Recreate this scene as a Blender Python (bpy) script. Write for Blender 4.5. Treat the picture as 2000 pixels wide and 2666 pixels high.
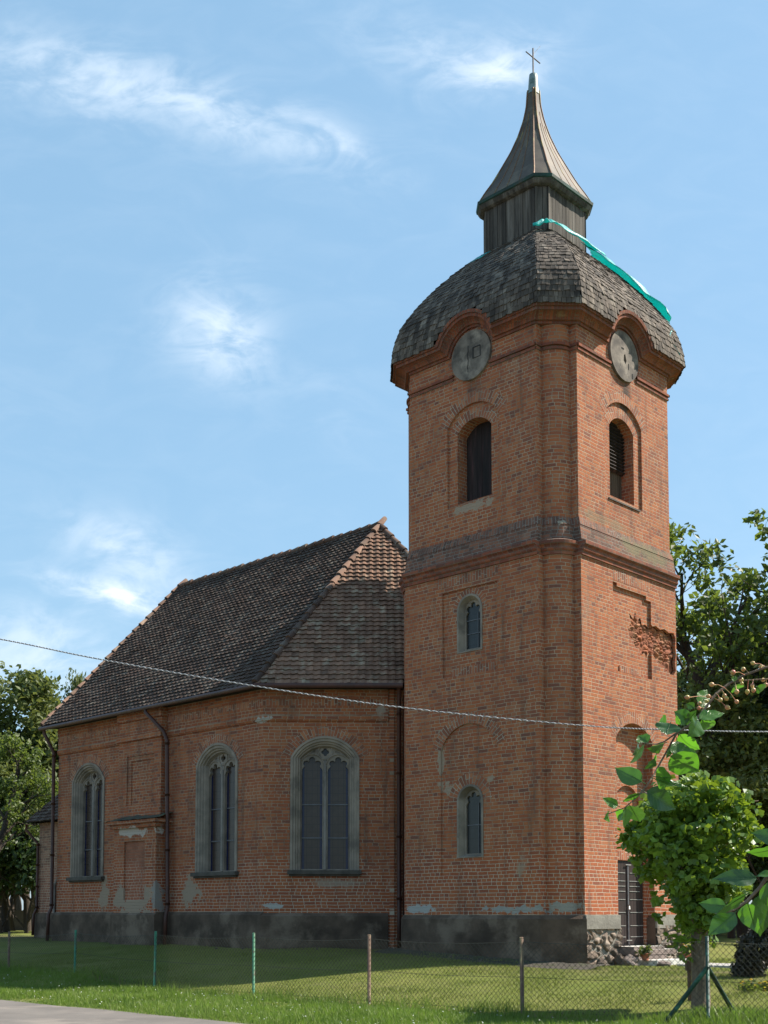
import bpy, math, random
import numpy as np
from mathutils import Vector, Matrix, geometry, noise
R = math.radians
random.seed(7); rng = np.random.default_rng(7)
for o in list(bpy.data.objects): bpy.data.objects.remove(o)
scn = bpy.context.scene
COL = scn.collection

# ------------------------------------------------------------------ camera
FPX, TILT, EYE = 3180.0, 4.0, 1.5
cam = bpy.data.cameras.new('camera'); co = bpy.data.objects.new('camera', cam); COL.objects.link(co)
co.location = (0, 0, EYE); co.rotation_euler = (R(90 + TILT), 0, 0)
cam.sensor_fit = 'VERTICAL'; cam.sensor_height = 36.0; cam.sensor_width = 27.0
cam.lens = 36.0 * FPX / 2666.0
CY = 2381 - FPX * math.tan(R(TILT))
cam.shift_y = (CY - 1333.0) / 2666.0
cam.clip_start = 0.05; cam.clip_end = 6000
scn.camera = co

# ------------------------------------------------------------------ light
SUN_EL, SUN_AZ = 47.0, math.degrees(math.atan2(1.0, 0.25))      # azimuth clockwise from +Y
sun = bpy.data.lights.new('sun', 'SUN'); so = bpy.data.objects.new('sun', sun); COL.objects.link(so)
sun.energy = 5.0; sun.angle = R(0.53); sun.color = (1.0, 0.93, 0.82)
sd = Vector((math.sin(R(SUN_AZ)) * math.cos(R(SUN_EL)), math.cos(R(SUN_AZ)) * math.cos(R(SUN_EL)), math.sin(R(SUN_EL))))
so.rotation_euler = (-sd).to_track_quat('-Z', 'Y').to_euler(); so.location = (30, 10, 40)

wd = bpy.data.worlds.new('World'); scn.world = wd; wd.use_nodes = True
nt = wd.node_tree; nt.nodes.clear()
def N(nt, t, **k):
    n = nt.nodes.new(t)
    for a, b in k.items():
        if a == 'inp':
            for i, v in b.items(): n.inputs[i].default_value = v
        else: setattr(n, a, b)
    return n
def L(nt, a, b): nt.links.new(a, b)
wo = N(nt, 'ShaderNodeOutputWorld'); bg = N(nt, 'ShaderNodeBackground'); bg.inputs[1].default_value = 0.075
sky = N(nt, 'ShaderNodeTexSky'); sky.sky_type = 'NISHITA'; sky.sun_disc = False
sky.sun_elevation = R(SUN_EL); sky.sun_rotation = R(SUN_AZ); sky.air_density = 1.25; sky.dust_density = 0.6; sky.ozone_density = 1.6
def MATH(nt, op, a, b=None, c=None, clamp=False):
    m = N(nt, 'ShaderNodeMath', operation=op, use_clamp=clamp)
    for i, v in enumerate((a, b, c)):
        if v is None: continue
        if isinstance(v, (int, float)): m.inputs[i].default_value = v
        else: L(nt, v, m.inputs[i])
    return m.outputs[0]
def MAPR(nt, v, a, b, c=0.0, d=1.0, smooth=True):
    m = N(nt, 'ShaderNodeMapRange', interpolation_type='SMOOTHSTEP' if smooth else 'LINEAR')
    L(nt, v, m.inputs[0])
    for i, x in zip((1, 2, 3, 4), (a, b, c, d)): m.inputs[i].default_value = x
    return m.outputs[0]
tc = N(nt, 'ShaderNodeTexCoord')
sep = N(nt, 'ShaderNodeSeparateXYZ'); L(nt, tc.outputs['Generated'], sep.inputs[0])
# clouds live in direction space: x/y and z/y of the view direction (the sky in front of the church)
yy = MATH(nt, 'MAXIMUM', sep.outputs[1], 0.05)
cx_ = MATH(nt, 'DIVIDE', sep.outputs[0], yy); cz_ = MATH(nt, 'DIVIDE', sep.outputs[2], yy)
cmb = N(nt, 'ShaderNodeCombineXYZ'); L(nt, cx_, cmb.inputs[0]); L(nt, cz_, cmb.inputs[1])
def cloudnoise(rot, sx, sy, scale, detail, dist):
    mp = N(nt, 'ShaderNodeMapping'); L(nt, cmb.outputs[0], mp.inputs[0]); mp.inputs['Rotation'].default_value = (0, 0, rot); mp.inputs['Scale'].default_value = (sx, sy, 1)
    nz = N(nt, 'ShaderNodeTexNoise'); L(nt, mp.outputs[0], nz.inputs[0]); nz.inputs['Scale'].default_value = scale; nz.inputs['Detail'].default_value = detail; nz.inputs['Distortion'].default_value = dist; nz.inputs['Roughness'].default_value = 0.58
    return nz.outputs[0]
n1 = cloudnoise(0.35, 1.0, 2.0, 14.0, 10, 0.9)
n2 = cloudnoise(-0.3, 1.0, 1.6, 40.0, 9, 0.6)
CLOUDS = [  # x/y, z/y, half width, half height, rotation, strength
    (-0.195, 0.702, 0.17, 0.030, -0.31, 0.48), (-0.115, 0.672, 0.09, 0.018, -0.35, 0.34), (-0.04, 0.66, 0.045, 0.012, -0.6, 0.45),
    (-0.27, 0.715, 0.09, 0.035, -0.2, 0.35),
    (0.03, 0.745, 0.07, 0.03, -0.3, 0.35), (0.105, 0.72, 0.035, 0.018, 0.3, 0.75), (0.09, 0.73, 0.06, 0.03, 0.2, 0.4),
    (-0.145, 0.50, 0.038, 0.040, -0.7, 0.72), (-0.125, 0.475, 0.03, 0.025, -0.9, 0.6), (-0.05, 0.43, 0.05, 0.03, -0.6, 0.16),
    (-0.225, 0.31, 0.055, 0.022, -0.25, 0.62), (-0.195, 0.29, 0.04, 0.02, -0.5, 0.5), (-0.24, 0.268, 0.05, 0.011, -0.25, 1.3), (-0.212, 0.262, 0.028, 0.013, -0.45, 1.1),
    (-0.28, 0.205, 0.09, 0.030, -0.1, 0.8), (-0.29, 0.24, 0.05, 0.02, -0.1, 0.4), (0.27, 0.24, 0.05, 0.025, 0.1, 0.6), (0.24, 0.17, 0.06, 0.02, 0.0, 0.8),
    (0.6, 0.3, 0.2, 0.05, 0.1, 0.6), (-0.7, 0.4, 0.25, 0.05, 0.1, 0.6)]
acc = None
for (x, z, a, b, rt, s) in CLOUDS:
    dx = MATH(nt, 'SUBTRACT', cx_, x); dz = MATH(nt, 'SUBTRACT', cz_, z)
    u = MATH(nt, 'DIVIDE', MATH(nt, 'ADD', MATH(nt, 'MULTIPLY', dx, math.cos(rt)), MATH(nt, 'MULTIPLY', dz, math.sin(rt))), a)
    v = MATH(nt, 'DIVIDE', MATH(nt, 'SUBTRACT', MATH(nt, 'MULTIPLY', dz, math.cos(rt)), MATH(nt, 'MULTIPLY', dx, math.sin(rt))), b)
    q = MATH(nt, 'ADD', MATH(nt, 'MULTIPLY', u, u), MATH(nt, 'MULTIPLY', v, v))
    g = MATH(nt, 'MULTIPLY', MATH(nt, 'EXPONENT', MATH(nt, 'MULTIPLY', q, -1.0)), s)
    acc = g if acc is None else MATH(nt, 'ADD', acc, g)
nn = MATH(nt, 'ADD', MATH(nt, 'MULTIPLY', n1, 0.7), MATH(nt, 'MULTIPLY', n2, 0.3))
wisp = MAPR(nt, nn, 0.36, 0.66)
dens = MATH(nt, 'MULTIPLY', MATH(nt, 'MULTIPLY', acc, 0.72), MATH(nt, 'ADD', MATH(nt, 'MULTIPLY', wisp, 0.9), 0.12), clamp=True)
veil = MATH(nt, 'MULTIPLY', MAPR(nt, n1, 0.35, 0.8), 0.05)
dens = MATH(nt, 'ADD', dens, veil, clamp=True)
front = MAPR(nt, sep.outputs[1], 0.05, 0.3)
dens = MATH(nt, 'MULTIPLY', dens, front)
mx = N(nt, 'ShaderNodeMix', data_type='RGBA'); L(nt, dens, mx.inputs[0])
# the atmosphere reads paler and a little less saturated than the raw model, as thin summer haze does
pale = N(nt, 'ShaderNodeMix', data_type='RGBA'); pale.inputs[0].default_value = 0.5; L(nt, sky.outputs[0], pale.inputs[6]); pale.inputs[7].default_value = (3.1, 5.6, 7.9, 1)
L(nt, pale.outputs[2], mx.inputs[6]); mx.inputs[7].default_value = (7.0, 7.9, 8.8, 1)
L(nt, mx.outputs[2], bg.inputs[0]); L(nt, bg.outputs[0], wo.inputs[0])

scn.view_settings.view_transform = 'Standard'; scn.view_settings.look = 'None'
scn.view_settings.exposure = 0.92; scn.view_settings.gamma = 1.0
scn.cycles.max_bounces = 6; scn.cycles.transparent_max_bounces = 8

# ------------------------------------------------------------------ helpers
AZ = R(43.9)
U2 = (math.sin(AZ), math.cos(AZ)); V2 = (-math.cos(AZ), math.sin(AZ)); OX, OY = 3.9437, 26.4099
def l2w(lx, ly): return (OX + lx * U2[0] + ly * V2[0], OY + lx * U2[1] + ly * V2[1])
def w2l(X, Y): dx, dy = X - OX, Y - OY; return (dx * U2[0] + dy * U2[1], dx * V2[0] + dy * V2[1])
ROTZ = math.pi / 2 - AZ
def px2w(x, y, depth):
    cxx, cyy = (x - 1000) / FPX, (CY - y) / FPX; t = R(TILT)
    d = Vector((cxx, math.cos(t) - cyy * math.sin(t), math.sin(t) + cyy * math.cos(t)))
    return Vector((0, 0, EYE)) + d * (depth / d.y)
def sm(x): x = min(1, max(0, x)); return x * x * (3 - 2 * x)
def tz(X, Y):
    lx, ly = w2l(X, Y)
    s = sm((lx + 7.3) / 6.6)
    hw = 0.36 + 0.045 * min(6, max(0, ly)) + 0.012 * min(8, max(0, ly - 6))
    z = s * hw + 0.2 * sm((ly - 5) / 3) * (1 - s) * sm((lx + 9) / 1.6)
    return z
def tag(o, label=None, cat=None, group=None, kind=None):
    if label: o['label'] = label
    if cat: o['category'] = cat
    if group: o['group'] = group
    if kind: o['kind'] = kind
    return o
def empty(name, loc=(0, 0, 0), rz=0, label=None, cat=None, group=None):
    o = bpy.data.objects.new(name, None); COL.objects.link(o); o.location = loc; o.rotation_euler = (0, 0, rz); o.empty_display_size = 0.3
    return tag(o, label, cat, group)
class MB:
    def __init__(s): s.v = []; s.f = []; s.uv = []; s.m = []; s.t = []; s.sm = []
    def face(s, pts, uvs=None, m=0, t=0.5, smooth=False):
        n = len(s.v); s.v += [tuple(p) for p in pts]; s.f.append(tuple(range(n, n + len(pts))))
        s.uv.append(uvs if uvs else [(p[0] + p[1], p[2]) for p in pts]); s.m.append(m); s.t.append(t); s.sm.append(smooth)
    def grid(s, P, UV=None, m=0, t=0.5, smooth=True):     # P[i][j]
        n = len(s.v); a, b = len(P), len(P[0])
        for r in P: s.v += [tuple(p) for p in r]
        for i in range(a - 1):
            for j in range(b - 1):
                idx = [(i, j), (i, j + 1), (i + 1, j + 1), (i + 1, j)]
                s.f.append(tuple(n + x * b + y for x, y in idx))
                s.uv.append([UV[x][y] if UV else (P[x][y][0] + P[x][y][1], P[x][y][2]) for x, y in idx])
                s.m.append(m); s.t.append(t); s.sm.append(smooth)
    def box(s, c, sx, sy, sz, ax=(1, 0, 0), ay=(0, 1, 0), az=(0, 0, 1), m=0, t=0.5, bev=0.0):
        c = Vector(c); ax, ay, az = Vector(ax), Vector(ay), Vector(az)
        k = 1 - bev
        pts = {}
        for i in (-1, 1):
            for j in (-1, 1):
                for l in (-1, 1): pts[(i, j, l)] = c + ax * (i * sx / 2) + ay * (j * sy / 2) + az * (l * sz / 2)
        for key in (((-1, -1, -1), (-1, 1, -1), (1, 1, -1), (1, -1, -1)), ((-1, -1, 1), (1, -1, 1), (1, 1, 1), (-1, 1, 1)),
                    ((-1, -1, -1), (1, -1, -1), (1, -1, 1), (-1, -1, 1)), ((1, -1, -1), (1, 1, -1), (1, 1, 1), (1, -1, 1)),
                    ((1, 1, -1), (-1, 1, -1), (-1, 1, 1), (1, 1, 1)), ((-1, 1, -1), (-1, -1, -1), (-1, -1, 1), (-1, 1, 1))):
            s.face([pts[q] for q in key], m=m, t=t)
    def tube(s, pts, rad, n=6, m=0, t=0.5, caps=True, smooth=True):
        pts = [Vector(p) for p in pts]; rad = rad if isinstance(rad, (list, tuple)) else [rad] * len(pts)
        up = Vector((0, 0, 1)); rings = []; a = None; L_ = 0
        for i, p in enumerate(pts):
            d = (pts[min(i + 1, len(pts) - 1)] - pts[max(i - 1, 0)])
            d = d.normalized() if d.length > 1e-9 else Vector((0, 0, 1))
            if a is None: a = d.cross(up if abs(d.z) < .95 else Vector((1, 0, 0))).normalized()
            else: a = (a - d * a.dot(d)); a = a.normalized() if a.length > 1e-6 else d.orthogonal().normalized()
            b = d.cross(a)
            rings.append([p + (a * math.cos(2 * math.pi * k / n) + b * math.sin(2 * math.pi * k / n)) * rad[i] for k in range(n)])
        base = len(s.v)
        for r in rings: s.v += [tuple(p) for p in r]
        for i in range(len(pts) - 1):
            l2 = L_ + (pts[i + 1] - pts[i]).length
            for k in range(n):
                k2 = (k + 1) % n
                s.f.append((base + i * n + k, base + i * n + k2, base + (i + 1) * n + k2, base + (i + 1) * n + k))
                w = 2 * math.pi * rad[i] / n
                s.uv.append([(k * w, L_), ((k + 1) * w, L_), ((k + 1) * w, l2), (k * w, l2)]); s.m.append(m); s.t.append(t); s.sm.append(smooth)
            L_ = l2
        if caps:
            for ii in (0, len(pts) - 1):
                s.f.append(tuple(base + ii * n + k for k in range(n))); s.uv.append([(0, 0)] * n); s.m.append(m); s.t.append(t); s.sm.append(False)
    def build(s, name, mats, parent=None, weld=False):
        me = bpy.data.meshes.new(name); me.from_pydata(s.v, [], s.f)
        for mt in (mats if isinstance(mats, (list, tuple)) else [mats]): me.materials.append(mt)
        uvl = me.uv_layers.new(name='UVMap'); flat = [c for f in s.uv for uv in f for c in uv]; uvl.data.foreach_set('uv', flat)
        me.polygons.foreach_set('material_index', s.m); me.polygons.foreach_set('use_smooth', s.sm)
        at = me.attributes.new('tint', 'FLOAT', 'FACE'); at.data.foreach_set('value', s.t)
        me.update()
        o = bpy.data.objects.new(name, me); COL.objects.link(o)
        if parent: o.parent = parent
        return o
def npmesh(name, V, F, mats, parent=None, tint=None, mi=None, smooth=False):      # arrays; F (n,k)
    me = bpy.data.meshes.new(name); n, k = F.shape
    me.vertices.add(len(V)); me.vertices.foreach_set('co', V.astype(np.float32).ravel())
    me.loops.add(n * k); me.loops.foreach_set('vertex_index', F.astype(np.int32).ravel())
    me.polygons.add(n); me.polygons.foreach_set('loop_start', np.arange(0, n * k, k, dtype=np.int32)); me.polygons.foreach_set('loop_total', np.full(n, k, dtype=np.int32))
    for mt in (mats if isinstance(mats, (list, tuple)) else [mats]): me.materials.append(mt)
    if mi is not None: me.polygons.foreach_set('material_index', mi.astype(np.int32))
    me.polygons.foreach_set('use_smooth', np.full(n, smooth, dtype=bool))
    at = me.attributes.new('tint', 'FLOAT', 'FACE'); at.data.foreach_set('value', (tint if tint is not None else np.full(n, .5)).astype(np.float32))
    me.update(calc_edges=True)
    o = bpy.data.objects.new(name, me); COL.objects.link(o)
    if parent: o.parent = parent
    return o

# ------------------------------------------------------------------ materials
def newmat(name):
    m = bpy.data.materials.new(name); m.use_nodes = True; t = m.node_tree; t.nodes.clear()
    out = N(t, 'ShaderNodeOutputMaterial'); p = N(t, 'ShaderNodeBsdfPrincipled'); L(t, p.outputs[0], out.inputs[0])
    return m, t, p, out
def noise_(t, vec, scale, detail=5, rough=.55, dist=0.0):
    n = N(t, 'ShaderNodeTexNoise'); n.inputs['Scale'].default_value = scale; n.inputs['Detail'].default_value = detail; n.inputs['Roughness'].default_value = rough; n.inputs['Distortion'].default_value = dist
    if vec is not None: L(t, vec, n.inputs[0])
    return n
def mixc(t, fac, a, b, mode='MIX'):
    m = N(t, 'ShaderNodeMix', data_type='RGBA', blend_type=mode)
    for i, v in ((0, fac), (6, a), (7, b)):
        if isinstance(v, (int, float)): m.inputs[i].default_value = v
        elif isinstance(v, tuple): m.inputs[i].default_value = (*v, 1) if len(v) == 3 else v
        else: L(t, v, m.inputs[i])
    return m.outputs[2]
def ramp(t, fac, stops, interp='LINEAR'):
    r = N(t, 'ShaderNodeValToRGB'); r.color_ramp.interpolation = interp
    e = r.color_ramp.elements
    while len(e) < len(stops): e.new(0.5)
    for i, (p, c) in enumerate(stops): e[i].position = p; e[i].color = (*c, 1)
    L(t, fac, r.inputs[0]); return r.outputs[0]
def bump(t, p, h, strength=0.5, dist=0.01):
    b = N(t, 'ShaderNodeBump'); b.inputs['Strength'].default_value = strength; b.inputs['Distance'].default_value = dist
    L(t, h, b.inputs['Height']); L(t, b.outputs[0], p.inputs['Normal']); return b
def noisy(name, c1, c2, scale=3, rough=.85, c3=None, s3=0.6, bstr=.4, bdist=.01, bscale=None, tint=0.0, spec=.3, metal=0.0, stretch=None):
    m, t, p, _ = newmat(name); tcx = N(t, 'ShaderNodeTexCoord'); vec = tcx.outputs['Object']
    if stretch:
        mp = N(t, 'ShaderNodeMapping'); L(t, vec, mp.inputs[0]); mp.inputs['Scale'].default_value = stretch; vec = mp.outputs[0]
    n = noise_(t, vec, scale, 7, .6); c = mixc(t, MAPR(t, n.outputs[0], .3, .7), c1, c2)
    if c3: n3 = noise_(t, vec, s3, 6, .65); c = mixc(t, MAPR(t, n3.outputs[0], .48, .68), c, c3)
    if tint:
        a = N(t, 'ShaderNodeAttribute', attribute_name='tint'); f = MAPR(t, a.outputs['Fac'], 0, 1, 1 - tint, 1 + tint, False)
        cc = N(t, 'ShaderNodeVectorMath', operation='SCALE'); L(t, c, cc.inputs[0]); L(t, f, cc.inputs['Scale']); c = cc.outputs[0]
    L(t, c, p.inputs['Base Color']); p.inputs['Roughness'].default_value = rough; p.inputs['Metallic'].default_value = metal; p.inputs['Specular IOR Level'].default_value = spec
    nb = noise_(t, vec, bscale or scale * 6, 6, .6); bump(t, p, nb.outputs[0], bstr, bdist)
    return m

def brickmat(name, blobs=(), base=1.0, sat=0.0, cols=None, mortar=(.45, .34, .24), soot=0.35, h=0.083):
    m, t, p, _ = newmat(name)
    uv = N(t, 'ShaderNodeUVMap'); tcx = N(t, 'ShaderNodeTexCoord'); ob = tcx.outputs['Object']
    # wavy hand-laid joints
    nw = noise_(t, uv.outputs[0], 2.2, 3, .5); nw2 = noise_(t, uv.outputs[0], 28, 2, .5)
    s = N(t, 'ShaderNodeSeparateXYZ'); L(t, uv.outputs[0], s.inputs[0])
    u = MATH(t, 'ADD', s.outputs[0], MATH(t, 'MULTIPLY', MATH(t, 'SUBTRACT', nw2.outputs[0], .5), .02))
    v = MATH(t, 'ADD', s.outputs[1], MATH(t, 'ADD', MATH(t, 'MULTIPLY', MATH(t, 'SUBTRACT', nw.outputs[0], .5), .035), MATH(t, 'MULTIPLY', MATH(t, 'SUBTRACT', nw2.outputs[0], .5), .012)))
    rv = MATH(t, 'DIVIDE', v, h); row = MATH(t, 'FLOOR', rv); fv = MATH(t, 'FRACT', rv)
    wn = N(t, 'ShaderNodeTexWhiteNoise', noise_dimensions='1D'); L(t, row, wn.inputs['W'])
    sp = N(t, 'ShaderNodeSeparateColor'); L(t, wn.outputs['Color'], sp.inputs[0])
    head = MATH(t, 'GREATER_THAN', sp.outputs[1], .62)
    w = MATH(t, 'ADD', MATH(t, 'MULTIPLY', head, -.135), .285)
    ru = MATH(t, 'ADD', MATH(t, 'DIVIDE', u, w), MATH(t, 'MULTIPLY', sp.outputs[0], 13.0))
    # every third stretcher is split to a header
    col = MATH(t, 'FLOOR', ru); fu = MATH(t, 'FRACT', ru)
    cv = N(t, 'ShaderNodeCombineXYZ'); L(t, col, cv.inputs[0]); L(t, row, cv.inputs[1])
    w2 = N(t, 'ShaderNodeTexWhiteNoise', noise_dimensions='2D'); L(t, cv.outputs[0], w2.inputs['Vector'])
    s2 = N(t, 'ShaderNodeSeparateColor'); L(t, w2.outputs['Color'], s2.inputs[0])
    split = MATH(t, 'MULTIPLY', MATH(t, 'GREATER_THAN', s2.outputs[2], .68), MATH(t, 'SUBTRACT', 1.0, head))
    fu2 = MATH(t, 'FRACT', MATH(t, 'MULTIPLY', fu, 2.0))
    half = MATH(t, 'FLOOR', MATH(t, 'MULTIPLY', fu, 2.0))
    du_a = MATH(t, 'MULTIPLY', MATH(t, 'MINIMUM', fu, MATH(t, 'SUBTRACT', 1.0, fu)), w)
    du_b = MATH(t, 'MULTIPLY', MATH(t, 'MULTIPLY', MATH(t, 'MINIMUM', fu2, MATH(t, 'SUBTRACT', 1.0, fu2)), w), .5)
    du = MATH(t, 'ADD', MATH(t, 'MULTIPLY', du_a, MATH(t, 'SUBTRACT', 1.0, split)), MATH(t, 'MULTIPLY', du_b, split))
    dv = MATH(t, 'MULTIPLY', MATH(t, 'MINIMUM', fv, MATH(t, 'SUBTRACT', 1.0, fv)), h)
    d = MATH(t, 'MINIMUM', du, MATH(t, 'MULTIPLY', dv, 1.0))
    n3 = noise_(t, uv.outputs[0], 60, 3, .6)
    d = MATH(t, 'ADD', d, MATH(t, 'MULTIPLY', MATH(t, 'SUBTRACT', n3.outputs[0], .5), .012))
    brick = MAPR(t, d, .0045, .0095)
    r1 = MATH(t, 'FRACT', MATH(t, 'ADD', s2.outputs[0], MATH(t, 'MULTIPLY', MATH(t, 'MULTIPLY', half, split), .37)))
    cols = cols or [(0, (.16, .058, .042)), (.06, (.24, .074, .042)), (.2, (.31, .084, .037)), (.5, (.36, .100, .040)), (.78, (.40, .125, .045)), (1, (.38, .145, .07))]
    c = ramp(t, r1, cols)
    nb = noise_(t, uv.outputs[0], 40, 5, .65)
    c = mixc(t, MAPR(t, nb.outputs[0], .3, .8, 0, .5), c, (.30, .15, .09))
    ng = noise_(t, ob, .55, 5, .6); c = mixc(t, MAPR(t, ng.outputs[0], .45, .75, 0, soot), c, (.13, .075, .055))
    ng2 = noise_(t, ob, 1.4, 5, .6)
    mo = mixc(t, MAPR(t, ng2.outputs[0], .35, .7), mortar, tuple(x * .58 for x in mortar))
    sz_ = N(t, 'ShaderNodeSeparateXYZ'); L(t, ob, sz_.inputs[0])
    lowz = MAPR(t, MATH(t, 'ADD', sz_.outputs[2], MATH(t, 'MULTIPLY', ng2.outputs[0], 1.6)), 3.2, 4.2, .75, 0)
    mo = mixc(t, lowz, mo, (.56, .46, .35)); c = mixc(t, MATH(t, 'MULTIPLY', lowz, .35), c, (.42, .10, .04))
    # some joints smeared flush over the bricks
    smear = MAPR(t, noise_(t, ob, 2.6, 8, .7).outputs[0], .56, .70, 0, .5)
    brick = MATH(t, 'MULTIPLY', brick, MATH(t, 'SUBTRACT', 1.0, MATH(t, 'MULTIPLY', smear, MAPR(t, n3.outputs[0], .4, .6))))
    c = mixc(t, brick, mo, c)
    mp = N(t, 'ShaderNodeMapping'); L(t, ob, mp.inputs[0]); mp.inputs['Scale'].default_value = (2.4, 2.4, .22)
    stn = noise_(t, mp.outputs[0], 1.6, 7, .62); c = mixc(t, MAPR(t, stn.outputs[0], .50, .72, 0, .50), c, (.095, .058, .044))
    blm = noise_(t, ob, .9, 9, .72, .4); c = mixc(t, MAPR(t, blm.outputs[0], .58, .74, 0, .38), c, (.36, .23, .16))
    c = mixc(t, 1.0, c, (base, base, base), 'MULTIPLY')
    for (ctr, rad, colr, amt, thr, nsc) in blobs:
        vm = N(t, 'ShaderNodeVectorMath', operation='SUBTRACT'); L(t, ob, vm.inputs[0]); vm.inputs[1].default_value = ctr
        vd = N(t, 'ShaderNodeVectorMath', operation='DIVIDE'); L(t, vm.outputs[0], vd.inputs[0]); vd.inputs[1].default_value = rad
        vl = N(t, 'ShaderNodeVectorMath', operation='LENGTH'); L(t, vd.outputs[0], vl.inputs[0])
        bn = noise_(t, ob, nsc, 7, .65)
        f = MATH(t, 'ADD', MATH(t, 'SUBTRACT', 1.0, vl.outputs['Value']), MATH(t, 'MULTIPLY', MATH(t, 'SUBTRACT', bn.outputs[0], .5), 3.6 if amt >= .9 else 2.4))
        f = MAPR(t, f, thr, thr + .12 if amt >= .9 else thr + .55, 0, amt)
        c = mixc(t, f, c, colr)
    L(t, c, p.inputs['Base Color']); p.inputs['Roughness'].default_value = .92; p.inputs['Specular IOR Level'].default_value = .2
    hh = MATH(t, 'ADD', MATH(t, 'MULTIPLY', brick, MATH(t, 'ADD', .75, MATH(t, 'MULTIPLY', s2.outputs[1], .35))), MATH(t, 'MULTIPLY', nb.outputs[0], .35))
    bump(t, p, hh, .8, .012)
    return m

PL = (.34, .255, .185); SOOT = (.045, .040, .035); MOSS = (.13, .12, .06)
M = {}
M['brick_tower'] = brickmat('tower_brick', [
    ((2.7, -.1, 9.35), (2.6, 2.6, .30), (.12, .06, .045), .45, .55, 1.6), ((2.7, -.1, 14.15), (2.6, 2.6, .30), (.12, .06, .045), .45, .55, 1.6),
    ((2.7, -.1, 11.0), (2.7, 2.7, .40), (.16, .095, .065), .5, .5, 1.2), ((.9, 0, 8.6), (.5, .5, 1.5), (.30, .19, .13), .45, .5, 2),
    ((2.75, 0, 13.6), (.34, .6, .85), SOOT, .8, .1, 2.5), ((0, 2.6, 13.95), (.4, .45, .35), SOOT, .35, .1, 2.5),
    ((2.0, 0, 10.6), (2.4, .5, .22), (.20, .18, .12), .5, .2, 2), ((0, 2.6, 11.15), (.5, .8, .15), PL, .95, .25, 5), ((0.1, 1.4, 1.62), (.4, 1.2, .1), (.33, .32, .29), .95, .2, 5),
    ((0.05, 4.3, 1.62), (.4, .7, .12), (.40, .39, .36), .95, .15, 5), ((0.3, .3, 1.66), (.5, .5, .12), (.30, .29, .25), .95, .1, 5),
    ((0, 3.35, 4.45), (.4, .2, .22), PL, .95, .2, 5), ((0, 2.1, 4.6), (.4, .14, .12), PL, .95, .2, 5), ((0, 1.2, 2.6), (.4, .25, .5), (.34, .30, .22), .5, .3, 5),
    ((0, 3.6, 5.2), (.3, .10, .8), PL, .95, .2, 4), ((0, 2.7, 6.0), (.3, .9, .08), PL, .9, .25, 3)], soot=.4)
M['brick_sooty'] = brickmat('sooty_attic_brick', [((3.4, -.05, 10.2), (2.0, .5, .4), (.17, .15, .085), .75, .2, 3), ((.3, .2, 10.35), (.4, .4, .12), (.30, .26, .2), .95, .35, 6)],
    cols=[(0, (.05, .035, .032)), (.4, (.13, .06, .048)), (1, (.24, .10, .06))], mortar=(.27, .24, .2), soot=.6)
M['brick_red'] = brickmat('moulded_red_brick', [((.4, .4, 15.08), (.5, .5, .06), (.30, .22, .13), .6, .45, 6)],
    cols=[(0, (.11, .036, .03)), (.5, (.21, .052, .032)), (1, (.29, .085, .042))], mortar=(.22, .15, .11), soot=.5)
M['brick_arch'] = brickmat('radial_brick', cols=[(0, (.16, .06, .04)), (.5, (.34, .105, .05)), (1, (.42, .17, .08))], mortar=(.42, .36, .28), soot=.3)
M['brick_nave'] = brickmat('nave_brick', [
    ((-1.8, 15.35, 2.0), (.5, .38, .62), PL, .97, .15, 2.2), ((-2.0, 13.3, 1.9), (.6, 1.15, .55), PL, .97, .15, 2.6), ((-1.8, 11.2, 2.05), (.5, .42, .62), PL, .97, .15, 2.2),
    ((-2.0, 13.2, 3.82), (.5, 1.0, .16), (.46, .40, .34), .95, .2, 3), ((-2.0, 12.2, 2.0), (.4, .3, .55), (.28, .25, .22), .9, .2, 3), ((-.2, 6.9, 2.3), (1.2, 1.2, .16), (.33, .29, .23), .6, .2, 3),
    ((.55, 6.1, 6.75), (.25, .25, .5), (.36, .32, .26), .7, .3, 4), ((-1.5, 8.3, 6.5), (.2, .25, .09), (.4, .38, .34), .95, .1, 4), ((-1.3, 8.0, 1.72), (.4, .4, .08), (.42, .4, .36), .95, .2, 4)],
    soot=.45, base=.93)
M['panel_rust'] = brickmat('faded_brick_panel', soot=.3, cols=[(0, (.24, .085, .05)), (.5, (.30, .105, .06)), (1, (.34, .13, .075))], mortar=(.32, .17, .11))
M['render'] = noisy('grey_cement_render', (.125, .085, .060), (.055, .037, .026), 1.5, .92, (.19, .138, .10), 1.1, .5, .02, 18)
M['render_band'] = noisy('render_band', (.27, .25, .21), (.17, .155, .13), 3, .92, (.32, .29, .25), 1.2, .5, .02, 18)
M['stone_frame'] = noisy('grey_stone_surround', (.30, .245, .195), (.20, .165, .132), 2.5, .8, (.14, .116, .094), 1.3, .3, .008, 30)
M['dark_stone'] = noisy('dark_sill', (.10, .085, .07), (.055, .047, .04), 4, .8)
M['rubble'] = noisy('rubble_stone', (.24, .175, .13), (.15, .115, .09), 5, .9, (.31, .25, .20), 2.0, .6, .02, 26, tint=.45)
M['rubble_mortar'] = noisy('rubble_mortar', (.20, .165, .13), (.11, .09, .07), 5, .95)
M['spall'] = noisy('spalled_brick', (.30, .105, .05), (.20, .065, .036), 5, .95, (.34, .17, .09), 2.5, .9, .03, 16, tint=.35)
M['tile'] = noisy('weathered_tile_shade_side', (.088, .054, .040), (.058, .040, .031), 2.2, .9, (.15, .125, .10), 3.0, .4, .006, 30, tint=.30)  # weathered clay tile, darkened in colour for the slopes in shade
M['tile_a'] = noisy('lichened_tile_sun_side', (.24, .135, .088), (.175, .10, .068), 2.2, .9, (.29, .225, .16), 3.0, .4, .006, 30, tint=.38)  # same tile with lichen, sunlight of the diagonal face put into its colour
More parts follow.
